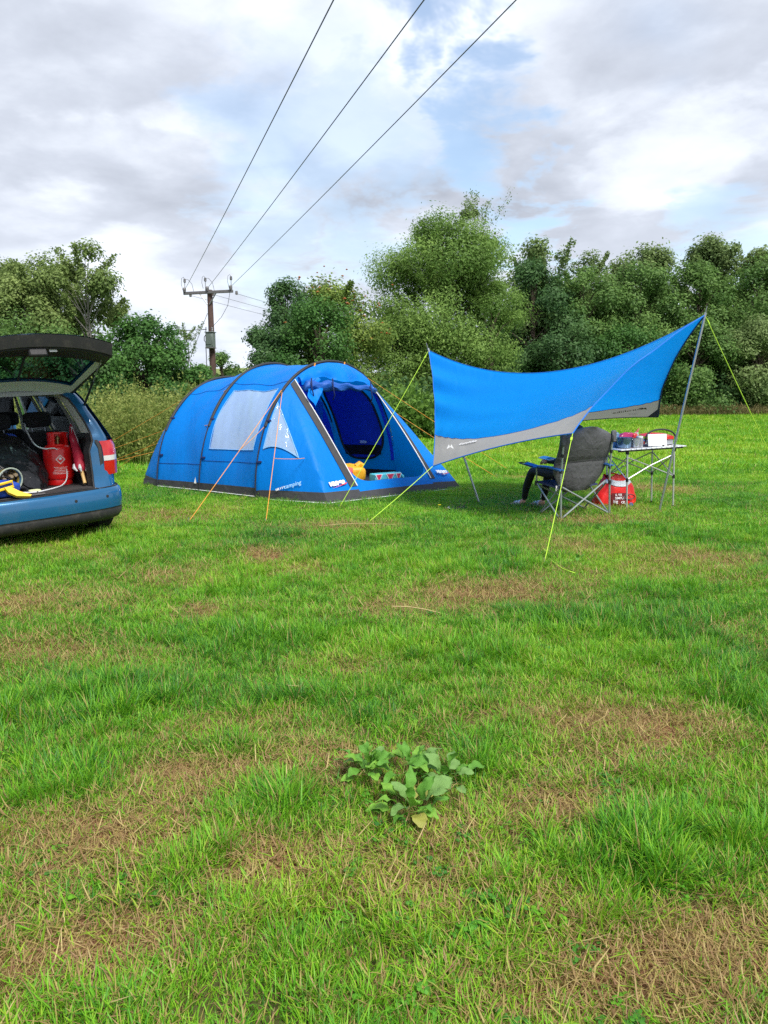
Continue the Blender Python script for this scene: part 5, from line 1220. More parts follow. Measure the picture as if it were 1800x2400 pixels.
# ------------------------------------------------------------------ carrier bag on the grass
BAGR = mat('red_carrier_plastic', (.72, .016, .012), .32, var=.12, scale=6, bump=.55, bscale=8)
bg = thing('carrier_bag', (3.24, 10.72, gzf(3.24, 10.72)), 'bulging red shopping bag with white writing under the table', 'bag', R(12))
def bagf(u, v):
    a = u * 2 * math.pi; k = [(.26, .13, 0), (.30, .16, .04), (.29, .16, .14), (.25, .14, .26), (.20, .11, .36), (.16, .07, .42)]
    i = min(4, int(v * 5)); f = v * 5 - i; A = [lerp(p, q, f) for p, q in zip(k[i], k[i + 1])]
    p = lambda q: math.copysign(abs(q) ** .7, q); w = 1 + .05 * math.sin(5 * a + 6 * v) + .03 * math.sin(11 * a - 9 * v)
    return V(p(math.cos(a)) * A[0] * w, p(math.sin(a)) * A[1] * w, A[2] + (.03 * math.sin(3 * a) if v > .9 else 0))
MB().grid(bagf, [k / 40 for k in range(40)], [k / 20 for k in range(21)], close_u=True).add([bagf(k / 40, 0) for k in range(40)], [tuple(range(40))]).build('bag_body', BAGR, bg, angle=R(70))
MB().grid(lambda u, v: bagf(.55 + .42 * u, .70 + .16 * v + .05 * math.sin(9 * u)) + V(0, -.012, 0), [k / 14 for k in range(15)], [0, .33, .66, 1]).build('printed_band', mat('white_blue_band', (.62, .68, .76), .4, var=.35, scale=9, bump=.4), bg)
MB().grid(lambda u, v: V(.05 + .05 * math.cos(2 * math.pi * u) * math.sin(math.pi * v), .02 + .05 * math.sin(2 * math.pi * u) * math.sin(math.pi * v), .36 + .10 * v), [k / 12 for k in range(12)], [k / 8 for k in range(9)], close_u=True).build('milk_carton', WHT, bg)
MB().tube([V(-.12, -.03, .40), V(-.10, -.06, .47), V(.0, -.05, .45), V(.03, -.03, .40)], .012, 6).build('bag_handle', BAGR, bg)
def bagmark(txt, size, x, z, bold=.001):
    v, f = text_geo(txt, size, bold); mb = MB().add([(x + p[0], -.172 - .010 * math.cos(p[0] * 8) + (z + p[1] - .1) * .10, z + p[1]) for p in v], f); return mb.build('printed_word', WHITEL, bg, smooth=False)
BLKP = mat('black_print', (.02, .015, .02), .5)
MB().grid(lambda u, v: V(-.13 + .22 * u, -.170 + (.05 + .15 * v - .1) * .10, .05 + .15 * v), [k / 6 for k in range(7)], [0, .5, 1]).build('print_backing', mat('dark_red_print', (.16, .01, .012), .5), bg)
bagmark('IL VIII', .042, -.03, .175); bagmark('SIMPLY', .048, -.01, .13); bagmark('big', .058, -.075, .085); bagmark('CE.', .046, .04, .07)
v, f = [], []
MB().tube([(.13 + .08 * math.cos(q), -.176, .145 + .035 * math.sin(q)) for q in [2 * math.pi * k / 20 for k in range(21)]], .007, 5).build('print_fish', BLKP, bg)
MB().lathe([(0, .003), (.028, .003), (.03, 0)], 16, (.17, -.168, .035), Matrix.Rotation(R(90), 3, 'X')).build('blue_badge', mat('blue_badge', (.03, .12, .45), .4), bg)
# ------------------------------------------------------------------ estate car with raised tailgate (x right, y forward, z up; rear bumper at y = 0)
PAINT = mat('car_paint_blue', (.010, .112, .26), .24, .30, .08, 3, coat=.8, dirt=((.14, .14, .13), 3.0, .25))
CARBLK = mat('car_black_plastic', (.022, .022, .024), .55, var=.25, scale=8, dirt=((.12, .105, .085), 6.0, .5))
TRIMB = mat('car_trim_black', (.016, .016, .018), .6, var=.2, bump=.15, bscale=60)
TRIMG = mat('car_trim_grey', (.50, .53, .51), .7, var=.06, bump=.1, bscale=60)
LINER = mat('car_headliner', (.48, .48, .45), .9, var=.06)
CARPET = mat('car_carpet', (.030, .028, .030), .95, var=.3, scale=60, bump=.4, bscale=90)
SEATC = mat('car_seat_cloth', (.014, .015, .018), .9, var=.3, scale=40, bump=.3, bscale=80)
CGLASS = glass('car_glass', (.70, .82, .80), .90, .02)
GGLASS = glass('tailgate_glass', (.22, .40, .42), .97, .05, ior=1.10, gloss=(.35, .45, .48))
LAMPR = mat('lamp_red', (.50, .008, .008), .12, var=.12, scale=30, coat=1.0, bump=.12, bscale=60)
LAMPW = mat('lamp_clear', (.62, .60, .60), .15, var=.1, scale=30, coat=1.0)
TYRE = mat('tyre_rubber', (.018, .018, .018), .85, var=.3, bump=.4, bscale=50)
RIM = mat('alloy_rim', (.42, .43, .45), .35, .8)
PHI = R(41); ROLL = R(-3.2)       # the turf slopes up to the right
CL = V(-3.43, 7.65, -.015)
car = thing('parked_car', CL, 'dark blue estate car with raised tailgate, cut by the picture edge', 'car', PHI)
CM = Matrix.Translation(CL) @ Matrix.Rotation(PHI, 4, 'Z') @ Matrix.Rotation(ROLL, 4, 'Y')
car.rotation_euler = (0, ROLL, PHI)
def cw(x, y, z): return CM @ V(x, y, z)
def cpart(nm, mb, m, par=None, **k): return mb.build(nm, m, par or car, **k)
def interp(tab, z):
    for (a, p), (b, q) in zip(tab, tab[1:]):
        if z <= b: return lerp(p, q, max(0, (z - a) / (b - a)))
    return tab[-1][1]
HW = [(.20, .82), (.35, .87), (.55, .893), (.80, .893), (.95, .885), (1.05, .86), (1.20, .80), (1.35, .735), (1.48, .675), (1.55, .62)]
hw = lambda z: interp(HW, z)
BY = [(.45, .05), (.62, .09), (.95, .115), (1.05, .14), (1.2, .20), (1.35, .285), (1.48, .37), (1.56, .44), (1.62, .50)]
by = lambda z: interp(BY, z)
nose = lambda y: 1 - .13 * max(0, (y - 3.3) / 1.05) ** 2 - .05 * max(0, (y - 4.0) / .35) ** 2
def sidep(s, y, z, d=0.0): return V(s * (hw(z) * nose(y) - d), y, z)
WY = (.66, 3.45)                                           # axle positions
def low(y):
    z = .22
    for w in WY:
        q = .36 ** 2 - (y - w) ** 2
        if q > 0: z = max(z, .31 + math.sqrt(q))
    return min(z, .72)
bonnet = lambda y: 1.0 if y < 3.2 else 1.0 - .26 * ((y - 3.2) / 1.1) ** 1.4
ys = sorted(set([.30 + (4.30 - .30) * k / 100 for k in range(101)]))
PIL = [(.16, .44, 0), (.46, .66, 0), (.50, .69, 1), (.93, 1.00, 1), (1.05, 1.10, 0), (1.09, 1.13, 1), (1.95, 1.90, 1), (2.06, 2.0, 0), (2.10, 2.04, 1), (3.02, 2.52, 1), (3.25, 2.62, 0)]
ZB, ZT = 1.0, 1.50
for s in (-1, 1):
    # lower side, sill to waist, with wheel arches
    cpart('side_panel', MB().grid(lambda y, k: sidep(s, y, lerp(low(y), bonnet(y), k)), ys, [j / 8 for j in range(9)]), PAINT)
    # upper side: pillars
    def up(k, v):
        i = min(len(PIL) - 2, int(k)); f = k - i; yb, yt = lerp(PIL[i][0], PIL[i + 1][0], f), lerp(PIL[i][1], PIL[i + 1][1], f); z = lerp(ZB, ZT + .05, v)
        return sidep(s, lerp(yb, yt, v), z)
    def upi(k, v): q = up(k, v); return V(q.x - s * .045, q.y, q.z - .01)
    body = MB(); inn = MB()
    for i in range(len(PIL) - 1):
        seg = [i, i + .5, i + 1]
        if i in (2, 5, 8):
            body.grid(up, seg, [0, .07]); body.grid(up, seg, [.90, 1]); inn.grid(upi, seg, [0, .06]); inn.grid(upi, seg, [.90, 1])
            cpart('side_window', MB().grid(lambda k, v: up(k, v) - V(s * .012, 0, 0), seg, [.06, .5, .91]), CGLASS)
        else: body.grid(up, seg, [j / 8 for j in range(9)]); inn.grid(upi, seg, [j / 8 for j in range(9)])
    cpart('pillar_panel', body, PAINT); cpart('pillar_trim', inn, TRIMG)
    # inner side trim of the boot and cabin
    cpart('boot_side_trim', MB().grid(lambda y, z: V(s * (.575 + .055 * sstep(.9, 1.0, z) + .03 * math.sin(5 * y) + .22 * float(sstep(.86, 1.0, y))), y, z), [.13 + k * .1 for k in range(30)], [.53, .7, .85, .95, 1.0, 1.04]), TRIMB)
    cpart('trim_ledge', MB().grid(lambda y, k: V(s * lerp(.62, .83, k), y, 1.035 + .01 * k), [.16 + k * .3 for k in range(10)], [0, 1]), TRIMB)
    # wheels
    for w in WY:
        wo = cpart('wheel', MB().lathe([(.20, -.09), (.285, -.10), (.315, -.075), (.322, -.03), (.322, .03), (.315, .075), (.285, .10), (.20, .09)], 32, (s * .80, w, .315), Matrix.Rotation(R(90), 3, 'Y')), TYRE)
        cpart('rim', MB().lathe([(0, .055), (.05, .06), (.07, .045), (.18, .055), (.205, .085), (.21, .05), (.20, -.08)], 28, (s * .80, w, .315), Matrix.Rotation(R(90 * s), 3, 'Y')), RIM, wo)
        cpart('wheel_well', MB().grid(lambda a, x: V(s * x, w + .37 * math.cos(a), .31 + .37 * math.sin(a)), [math.pi * k / 16 for k in range(17)], [.55, .86]), TRIMB)
    # rear corner between boot opening and side
    OP = [(.575, .50), (.585, .66), (.585, .92), (.635, 1.02), (.635, 1.10), (.60, 1.24), (.555, 1.38), (.515, 1.47), (.45, 1.515)]
    def corner(k, v):
        i = min(len(OP) - 2, int(k)); f = k - i; xo, zo = lerp(OP[i][0], OP[i + 1][0], f), lerp(OP[i][1], OP[i + 1][1], f); zz = zo if zo < 1.36 else lerp(zo, zo + .055, v)
        x1 = hw(zz) * 1.0; x = lerp(xo, x1, v); y = by(zo) + .004 + .24 * max(0, (v - .45) / .55) ** 2.4 * (.8 if zo > 1.0 else 1) - .02 * math.sin(math.pi * v)
        if v >= .999: y = max(y, .30 if zz < 1.0 else interp([(1.0, .16), (1.55, .44)], zz) + .015)
        return V(s * x, y, zz)
    cpart('rear_corner', MB().grid(corner, [k / 4 for k in range(33)], [0, .08, .2, .35, .5, .62, .74, .85, .93, 1]), PAINT)
    jb = lambda k, d: V(corner(k, 0).x - s * .024 * d, corner(k, 0).y + .10 * d, corner(k, 0).z)
    cpart('opening_jamb', MB().grid(jb, [k / 4 for k in range(17)], [0, .3, 1]), TRIMB)
    cpart('pillar_cover', MB().grid(lambda k, d: V(corner(k, 0).x - s * .030 * d + s * .012, corner(k, 0).y + .012 + .20 * d, corner(k, 0).z), [k / 4 for k in range(16, 33)], [0, .3, 1]), TRIMG)
    cpart('door_seal', MB().tube([corner(k / 4, 0) + V(0, -.004, 0) for k in range(33)], .011, 6), BLK)
    # rear lamp, wrapped round the corner
    PL = [(.715, .072), (.77, .062), (.83, .085), (.882, .15), (.902, .24), (.902, .33)]
    def lamp(u, z):
        k = u * 5; i = min(4, int(k)); f = k - i; x, y = lerp(PL[i][0], PL[i + 1][0], f), lerp(PL[i][1], PL[i + 1][1], f)
        return V(s * (x - .05 * max(0, (z - .92) / .1) ** 2 * .5), y + .018 * ((z - .84) / .18) ** 2 + .02 * max(0, z - .9), z)
    us = [k / 15 for k in range(16)]
    lo_ = cpart('rear_lamp', MB().grid(lamp, us, [.655, .70, .76, .805]).grid(lamp, us, [.860, .90, .96, 1.015]), LAMPR, thick=.03)
    cpart('clear_lens', MB().grid(lambda u, z: lamp(u, z) + V(0, -.003, 0), us, [.806, .83, .859]), LAMPW, lo_, thick=.028)
    cpart('lamp_surround', MB().grid(lambda u, z: lamp(0, z) + V(-s * .004 - s * .034 * (1 - u), .012, 0), [0, .5, 1], [.64, .75, .85, .95, 1.03]), CARBLK)
# bumper, wrapped round the corners
PB = [(-.90, .50), (-.895, .30), (-.86, .14), (-.76, .035), (-.5, -.03), (0, -.055), (.5, -.03), (.76, .035), (.86, .14), (.895, .30), (.90, .50)]
def bump_(u, off, z):
    k = u * 10; i = min(9, int(k)); f = k - i
    p0 = PB[max(0, i - 1)]; p1 = PB[i]; p2 = PB[i + 1]; p3 = PB[min(10, i + 2)]
    cr = lambda a, b, c, d: .5 * (2 * b + (c - a) * f + (2 * a - 5 * b + 4 * c - d) * f * f + (3 * b - a - 3 * c + d) * f ** 3)
    x, y = cr(p0[0], p1[0], p2[0], p3[0]), cr(p0[1], p1[1], p2[1], p3[1]); n = V(x * .9, (y - .6) * 1.0, 0).normalized()
    return V(x, y, z) + n * off
us = [k / 60 for k in range(61)]
prof = [(-.14, .525), (-.06, .532), (.0, .525), (.022, .50), (.032, .44), (.034, .37), (.028, .315)]
pr2 = [(.026, .312), (.020, .30), (.022, .28), (.014, .24), (-.015, .20), (-.08, .175)]
bo = cpart('rear_bumper', MB().grid(lambda u, k: bump_(u, interp([(i, p[0]) for i, p in enumerate(prof)], k), interp([(i, p[1]) for i, p in enumerate(prof)], k)), us, [k / 2 for k in range(13)]), PAINT)
cpart('bumper_skirt', MB().grid(lambda u, k: bump_(u, interp([(i, p[0]) for i, p in enumerate(pr2)], k), interp([(i, p[1]) for i, p in enumerate(pr2)], k)), us, [k / 2 for k in range(11)]), CARBLK, bo)
cpart('bumper_seam', MB().tube([bump_(u, -.004, .532) for u in us], .006, 5), BLK, bo)
for x in (.25, .62): cpart('parking_sensor', MB().lathe([(0, .004), (.014, .003), (.016, 0)], 12, bump_((5 + x / .26 * .62) / 10, .034, .44), Matrix.Rotation(R(90), 3, 'X')), TRIMB, bo)
cpart('boot_sill', MB().grid(lambda x, k: V(x, lerp(-.025, .12, k) + .06 * abs(x) ** 3, .530 + .012 * k), [-.60 + .1 * i for i in range(13)], [0, .15, .3, .5, 1]), TRIMB)
cpart('sill_plate', MB().box((0, .05, .540), (1.02, .06, .012), bev=.004), CARBLK)
cpart('latch_striker', MB().box((0, .03, .550), (.13, .035, .010)).tube([V(0, .02, .55), V(0, .02, .575), V(0, .045, .575), V(0, .045, .55)], .006, 6), DSTEEL)
cpart('load_floor', MB().box((0, .56, .530), (1.16, .98, .03), bev=.008), CARPET)
cpart('underbody', MB().box((0, 2.15, .30), (1.45, 3.9, .10)), TRIMB)
cpart('cabin_floor', MB().box((0, 2.2, .40), (1.5, 2.4, .04)), CARPET)
cpart('exhaust', MB().tube([V(-.45, .02, .24), V(-.45, .5, .26)], .028, 10), DSTEEL)
# roof, headliner, screen, bonnet, nose
cpart('roof', MB().grid(lambda x, y: V(x * .645, lerp(.47, 2.62, y) - (.035 * (1 - x * x) if y < .01 else 0), 1.545 + .06 * (1 - x ** 4 * .8 - x * x * .2) - .05 * (2 * y - .8) ** 2 * .5), [k / 10 for k in range(-10, 11)], [0, .05, .2, .4, .6, .8, 1]), PAINT)
cpart('headliner', MB().grid(lambda x, y: V(x * .60, lerp(.44, 2.6, y), 1.505 + .04 * (1 - x * x)), [k / 6 for k in range(-6, 7)], [0, .25, .5, .75, 1]), LINER)
cpart('opening_header', MB().grid(lambda x, k: V(x * .52, lerp(.39, .50, k), lerp(1.520, 1.575, k) + .03 * (1 - x * x) * k), [k / 8 for k in range(-8, 9)], [0, .5, 1]), TRIMG)
cpart('windscreen', MB().grid(lambda x, k: V(x * lerp(.78, .60, k), lerp(3.32, 2.60, k) + .08 * (1 - x * x), lerp(1.0, 1.55, k)), [k / 6 for k in range(-6, 7)], [0, .5, 1]), CGLASS)
cpart('bonnet', MB().grid(lambda x, y: V(x * hw(.95) * nose(y) * .985, y, bonnet(y) + .05 * (1 - x * x)), [k / 8 for k in range(-8, 9)], [3.2 + k * .11 for k in range(11)]), PAINT)
cpart('nose', MB().grid(lambda x, z: V(x * hw(.7) * nose(4.3), 4.30 + .10 * (1 - x * x) * (1 - ((z - .5) / .4) ** 2), z), [k / 8 for k in range(-8, 9)], [.22, .35, .5, .65, .78]), PAINT)
cpart('dashboard', MB().box((0, 3.05, .88), (1.4, .5, .22), bev=.05), TRIMB)
def seat(x, y, w=.44, h=.62, hr=True, z0=.50):
    def f(u, v):
        a = u * 2 * math.pi; p = lambda q: math.copysign(abs(q) ** .5, q); k = .86 + .14 * math.sin(math.pi * min(1, v * 1.3)) if v < .9 else .86 - 2.2 * (v - .9)
        return V(x + p(math.cos(a)) * w / 2 * k, y + .09 * p(math.sin(a)) + .10 * v, z0 + h * v)
    o = cpart('seat_back', MB().grid(f, [k / 24 for k in range(24)], [k / 14 for k in range(15)], close_u=True).add([f(k / 24, 1) for k in range(24)], [tuple(range(24))]), SEATC)
    def g(u, v):
        a, b = u * 2 * math.pi, (v - .5) * math.pi; p = lambda q: math.copysign(abs(q) ** .45, q)
        return V(x + p(math.cos(a)) * p(math.cos(b)) * .150, y + .11 + p(math.sin(a)) * p(math.cos(b)) * .055, z0 + h + .135 + .088 * p(math.sin(b)))
    cpart('headrest', MB().grid(g, [k / 24 for k in range(24)], [k / 12 for k in range(13)], close_u=True), SEATC, o)
    for d in (-.07, .07): cpart('headrest_post', MB().tube([V(x + d, y + .10, z0 + h - .03), V(x + d, y + .11, z0 + h + .07)], .006, 6), STEEL, o)
for x in (-.47, 0, .44): seat(x, 1.12, .44 if x else .38, .60)
for x in (-.38, .38): seat(x, 2.15, .50, .64, z0=.45)
cpart('boot_lamp', MB().box((.615, .34, .80), (.02, .05, .06), bev=.004), mat('amber_lens', (.75, .42, .12), .3))
cpart('cup_recess', MB().box((.60, .48, .93), (.03, .14, .10), bev=.01), CARBLK)
# tailgate, swung up about its hinge at the rear edge of the roof: s runs from the hinge, x across
HG = V(0, .46, 1.585); GA = R(28)
GH = [(0, .52), (.12, .60), (.30, .68), (.52, .775), (.62, .79), (.80, .73), (.95, .68), (1.06, .65)]
gh = lambda s: interp(GH, s)
GS = 1.20
def gate(s, x, d=0.0):
    """s metres from the hinge, x -1..1 across; d below the outer skin"""
    bow = -.075 * x * x - .02 * x ** 4; prof = .055 * math.sin(math.pi * s / 1.1) - (.10 * max(0, (s - .55) / .5) ** 1.5)
    q = bow + prof - d; return HG + V(x * gh(s), -s * GS * math.cos(GA) - q * math.sin(GA) * .25, s * GS * math.sin(GA) + q)
XS = [k / 14 for k in range(-14, 15)]
go = bpy.data.objects.new('tailgate', None); COL.objects.link(go); go.parent = car
gin = lambda s, x: .17 < s < .52 and abs(x) < .86
SSg = [0, .05, .10, .17] + [.17 + .35 * k / 6 for k in range(1, 7)] + [.60, .70, .80, .90, .98, 1.06]
XG = sorted(set(XS + [-.86, .86]))
cpart('tailgate_skin', MB().grid(lambda s, x: gate(s, x, 0), SSg, XG, skip=gin), PAINT, go)
cpart('tailgate_glass', MB().grid(lambda s, x: gate(s, x, .012), [.16 + .37 * k / 6 for k in range(7)], [-.87 + 1.74 * k / 16 for k in range(17)]), GGLASS, go)
cpart('glass_surround', MB().grid(lambda s, x: gate(s, x, .035), [.03, .06, .10, .165], XG).grid(lambda s, x: gate(s, x, .035), [.165, .525], [-.965, -.92, -.87]).grid(lambda s, x: gate(s, x, .035), [.165, .525], [.87, .92, .965]), TRIMG, go)
cpart('inner_trim', MB().grid(lambda s, x: gate(s, x, .035 + .035 * math.sin(math.pi * (s - .525) / .42)), [.525, .58, .66, .74, .82, .90, .945], [x * .97 for x in XS]), TRIMB, go)
cpart('gate_lip', MB().grid(lambda s, x: gate(s, x, interp([(.945, .035), (.985, .135), (1.045, .115), (1.06, .05), (1.07, .0)], s)), [.945, .965, .985, 1.015, 1.045, 1.06, 1.068], [x * .99 for x in XS]), CARBLK, go)
cpart('lip_rib', MB().tube([gate(1.02, x * .97, .127) for x in XS], .008, 5), TRIMB, go)
cpart('gate_edge', MB().tube([gate(s, .985, .02) for s in [.02 + k * .05 for k in range(21)]], .02, 6), TRIMB, go)
cpart('gate_edge', MB().tube([gate(s, -.985, .02) for s in [.02 + k * .05 for k in range(21)]], .02, 6), TRIMB, go)
cpart('rear_wiper', MB().tube([gate(.52, .0, .034), gate(.36, .01, .036), gate(.18, .02, .036)], .012, 6), BLK, go)
lp = gate(1.0, 0, .14); cpart('gate_latch', MB().box(lp + V(-.03, -.01, -.01), (.16, .05, .10), Matrix.Rotation(R(-20), 3, 'X'), bev=.012).box(lp + V(.035, -.005, -.03), (.05, .03, .05), Matrix.Rotation(R(-20), 3, 'X'), bev=.012), TRIMB, go)
lp = gate(1.0, .17, .138); cpart('white_sticker', MB().box(lp, (.07, .004, .035), Matrix.Rotation(R(-20), 3, 'X')), WHT, go)
for s in (-1, 1):
    a, b = V(s * .655, .34, 1.36), gate(.62, s * .90, .04)
    so = cpart('gas_strut', MB().tube([a, a.lerp(b, .55)], .012, 8), BLK); cpart('strut_rod', MB().tube([a.lerp(b, .55), b], .006, 6), STEEL, so)
cpart('roof_spoiler', MB().grid(lambda s, x: gate(s, x, -.02 + .03 * (s / .14 - .5) ** 2), [0, .07, .14], [x * .95 for x in XS]), PAINT, go)

# ------------------------------------------------------------------ things in the boot
zf = .546
GASR = mat('gas_bottle_red', (.78, .010, .010), .30, var=.08, scale=5, coat=.3, dirt=((.35, .06, .05), 14.0, .35))
gc = thing('gas_cylinder', cw(.42, .64, zf), 'red gas cylinder with white hazard diamond in the car boot', 'cylinder', PHI); gc.scale = (1.08, 1.08, 1.1)
GR = .145
MB().lathe([(0, .045), (.105, .045), (.134, .06), (GR, .09), (GR, .335), (.138, .36), (.11, .385), (.06, .40), (0, .405)], 32).build('bottle', GASR, gc)
MB().lathe([(.115, .0), (.122, .0), (.125, .05), (.118, .075), (.112, .05)], 32).build('foot_ring', GASR, gc)
gd = MB()   # shroud with a window cut towards the viewer
for k in range(40):
    a0, a1 = 2 * math.pi * k / 40, 2 * math.pi * (k + 1) / 40; am = (a0 + a1) / 2 - R(262)
    cut = abs((am + math.pi) % (2 * math.pi) - math.pi) < .55
    for z0, z1 in (((.385, .395), (.395, .47), (.47, .505)) if not cut else ((.385, .395),)) + (((.492, .505),) if cut and False else ()):
        gd.add([(.098 * math.cos(a), .098 * math.sin(a), z) for a, z in ((a0, z0), (a1, z0), (a1, z1), (a0, z1))], [(0, 1, 2, 3)])
gd.build('valve_shroud', GASR, gc, thick=.006)
MB().lathe([(.095, .50), (.103, .503), (.103, .512), (.095, .514)], 32).build('shroud_rim', GASR, gc)
MB().lathe([(0, .40), (.018, .40), (.018, .44), (.026, .445), (.026, .465), (.012, .47), (0, .49)], 12).build('valve', mat('brass', (.30, .22, .10), .35, .8), gc)
def wrap(txt, z, m, par, r=GR + .0022, a0=R(-102)):
    v, f = txt; return MB().add([(r * math.cos(a0 + p[0] / r), r * math.sin(a0 + p[0] / r), z + p[1]) for p in v], f).build('printed_mark', m, par, smooth=False)
PINKW = mat('print_pale_red', (.85, .62, .60), .5)
o_, i_ = .048, .034
wrap(([(0, -o_, 0), (o_, 0, 0), (0, o_, 0), (-o_, 0, 0), (0, -i_, 0), (i_, 0, 0), (0, i_, 0), (-i_, 0, 0)], [(0, 1, 5, 4), (1, 2, 6, 5), (2, 3, 7, 6), (3, 0, 4, 7)]), .255, PINKW, gc)
wrap(([(-.012, 0, 0), (.012, 0, 0), (.014, .012, 0), (0, .026, 0), (-.013, .012, 0)], [(0, 1, 2, 3, 4)]), .253, WHITEL, gc)
for i, w in enumerate((.135, .11, .125, .15, .15)): wrap(bars(w, .0085, 8, 50 + i), .178 - .0155 * i, PINKW, gc)
# furled red and white parasol leaning in the corner
pa = thing('parasol', cw(.545, .24, zf + .0), 'furled red and white parasol with wooden handle beside the gas cylinder', 'parasol', PHI)
PARR = mat('parasol_crimson', (.42, .008, .035), .6, var=.2, scale=8, bump=.6, bscale=9, stretch=(3, 3, .3)); WOOD = mat('pale_wood', (.55, .36, .14), .55, var=.15, scale=9, bump=.2)
A, Bt = V(-.02, -.06, .03), V(.015, .40, .66); ax = (Bt - A); dn = ax.normalized()
MB().tube([A, A + ax * .19], .018, 10).build('handle', WOOD, pa)
pts = [A + ax * q for q in (.19, .22, .28, .40, .55, .75, .92, .97)]; rs = [.022, .05, .062, .056, .050, .038, .020, .008]
fm = MB().tube(pts, rs, 16)
fm.v = [(x + .007 * math.sin(9 * math.atan2(y, x) + 30 * z), y, z) for x, y, z in fm.v]; fm.build('furled_cover', PARR, pa)
q = A + ax * .97; MB().tube([q, q + dn * .05], .006, 6).build('tip', STEEL, pa)
side = dn.cross(V(0, 1, 0)).normalized()
MB().grid(lambda u, v: A + ax * lerp(.50, .93, u) - V(.0, lerp(.060, .028, u), 0) + side * (v - .5) * lerp(.055, .02, abs(2 * u - 1)), [k / 8 for k in range(9)], [0, .5, 1]).build('white_gore', PIPEW, pa)
for i in range(5):
    an = 2 * math.pi * i / 5 + .5; o1 = V(math.cos(an), math.sin(an), 0) * .055; MB().tube([A + ax * .31 + o1 * 1.1, A + ax * .25 + o1 * 1.25, A + ax * .20 + o1 * .8], [.012, .018, .008], 6).build('white_frill', PIPEW, pa)
# black sack, leaning from the back seat to the floor
def heap(name, label, cat, f, m, us=36, vs=24): 
    t = thing(name, f(0, 0) * 0 + cw(0, 0, zf), label, cat, PHI); MB().grid(f, [k / us for k in range(us)], [k / vs for k in range(vs + 1)], close_u=True).build('body', m, t, angle=R(75)); return t
SACK = mat('black_polythene', (.012, .012, .014), .22, var=.2, bump=1.0, bscale=7, spec=.6)
def sack(u, v):
    a = u * 2 * math.pi; c = V(-.34, .72, .52).lerp(V(.14, .50, .0), v) + V(0, 0, .06 * math.sin(math.pi * v)); r = .26 * (math.sin(math.pi * min(.999, .06 + .90 * v))) ** .55
    w = 1 + .09 * math.sin(5 * a + 9 * v) + .06 * math.sin(9 * a - 14 * v) + .04 * math.sin(17 * a + 5 * v); q = V(math.cos(a) * r * w, math.sin(a) * r * .55 * w, math.sin(a) * r * .70 * w + .02)
    p = c + q; p.z = max(.004 + .006 * math.sin(20 * a), p.z); return p
heap('rubbish_sack', 'shiny black plastic sack sloping down the boot', 'sack', sack, SACK, 48, 36)
# striped bucket on its side with wooden stakes
t = thing('bucket', cw(-.22, .38, zf + .17), 'striped bucket lying on its side, full of wooden stakes', 'bucket', PHI + R(12))
ROT = Matrix.Rotation(R(96), 3, 'X')
cols3 = (mat('bucket_blue', (.08, .22, .36), .5), mat('bucket_yellow', (.50, .36, .06), .5), mat('bucket_navy', (.02, .05, .12), .5))
for i in range(5):
    z0, z1 = .03 * i, .03 * (i + 1); MB().lathe([(.12 - .006 * i, .15 - z0), (.12 - .006 * (i + 1), .15 - z1)], 28, axis=ROT).build('stripe', cols3[(0, 1, 2, 1, 0)[i]], t, thick=.004)
MB().tube([ROT @ V(.122 * math.cos(q), .122 * math.sin(q), .155) for q in [2 * math.pi * k / 28 for k in range(29)]], .008, 6).build('bucket_rim', mat('bucket_rim', (.45, .52, .42), .5), t)
rr_ = random.Random(4)
for i in range(9):
    x, y = rr_.uniform(-.075, .075), rr_.uniform(-.075, .075); p = ROT @ V(x, y, .14 + rr_.uniform(-.02, .02)); MB().tube([ROT @ V(x, y, .0), p], .017, 8).build('stake', mat('stake_wood', (.33, .25, .15), .7, var=.3), t)
# blue bag with yellow webbing
BLUB = mat('royal_blue_nylon', (.02, .07, .42), .5, var=.15, bump=.4, bscale=9); YW = mat('yellow_webbing', (.80, .50, .02), .5, var=.08)
t = pouch('holdall', cw(-.34, .16, zf), (.40, .24, .17), BLUB, 'blue bag with yellow straps at the front of the boot', 'bag', PHI, 31, .07)
MB().tube([V(-.15, -.13, .13), V(0.0, -.15, .15), V(.10, -.14, .17), V(.11, -.14, .12), V(-.02, -.155, .09), V(-.15, -.15, .07)], .014, 6).build('strap', YW, t)
MB().prism([(.02, -.15, .10), (.08, -.15, .10), (.16, -.16, .05), (.26, -.18, .012), (.24, -.20, .0), (.12, -.18, .01), (.05, -.16, .05)], (0, -.02, .02)).build('strap_end', YW, t)
# blue cool bag on the back seat, small pouch, cord
t = pouch('cool_bag', cw(-.05, .98, 1.02 - .36), (.40, .16, .46), BLUB, 'dark blue bag wedged between the rear seats', 'bag', PHI + .2, 33, .05)
MB().grid(lambda u, v: V(-.12 + .26 * u, -.088 - .01 * math.sin(3 * u), .14 + .20 * v - .1 * u), [0, .5, 1], [0, .5, 1]).build('printed_panel', mat('pale_aqua_print', (.25, .52, .62), .4, var=.5, scale=20), t)
t = pouch('small_pouch', cw(.02, .20, zf), (.12, .06, .035), mat('pale_green_fabric', (.55, .60, .34), .7, var=.2), 'small pale green pouch lying on the boot floor', 'pouch', PHI, 34, .06)
cp = [(-.40, .06, .062), (-.20, .07, .04), (.0, .12, .015), (.14, .20, .012), (.27, .30, .012), (.37, .40, .02), (.44, .46, .08), (.46, .50, .20), (.45, .52, .30), (.37, .50, .40), (.26, .52, .41), (.20, .62, .46), (.22, .90, .58), (.26, 1.1, .66)]
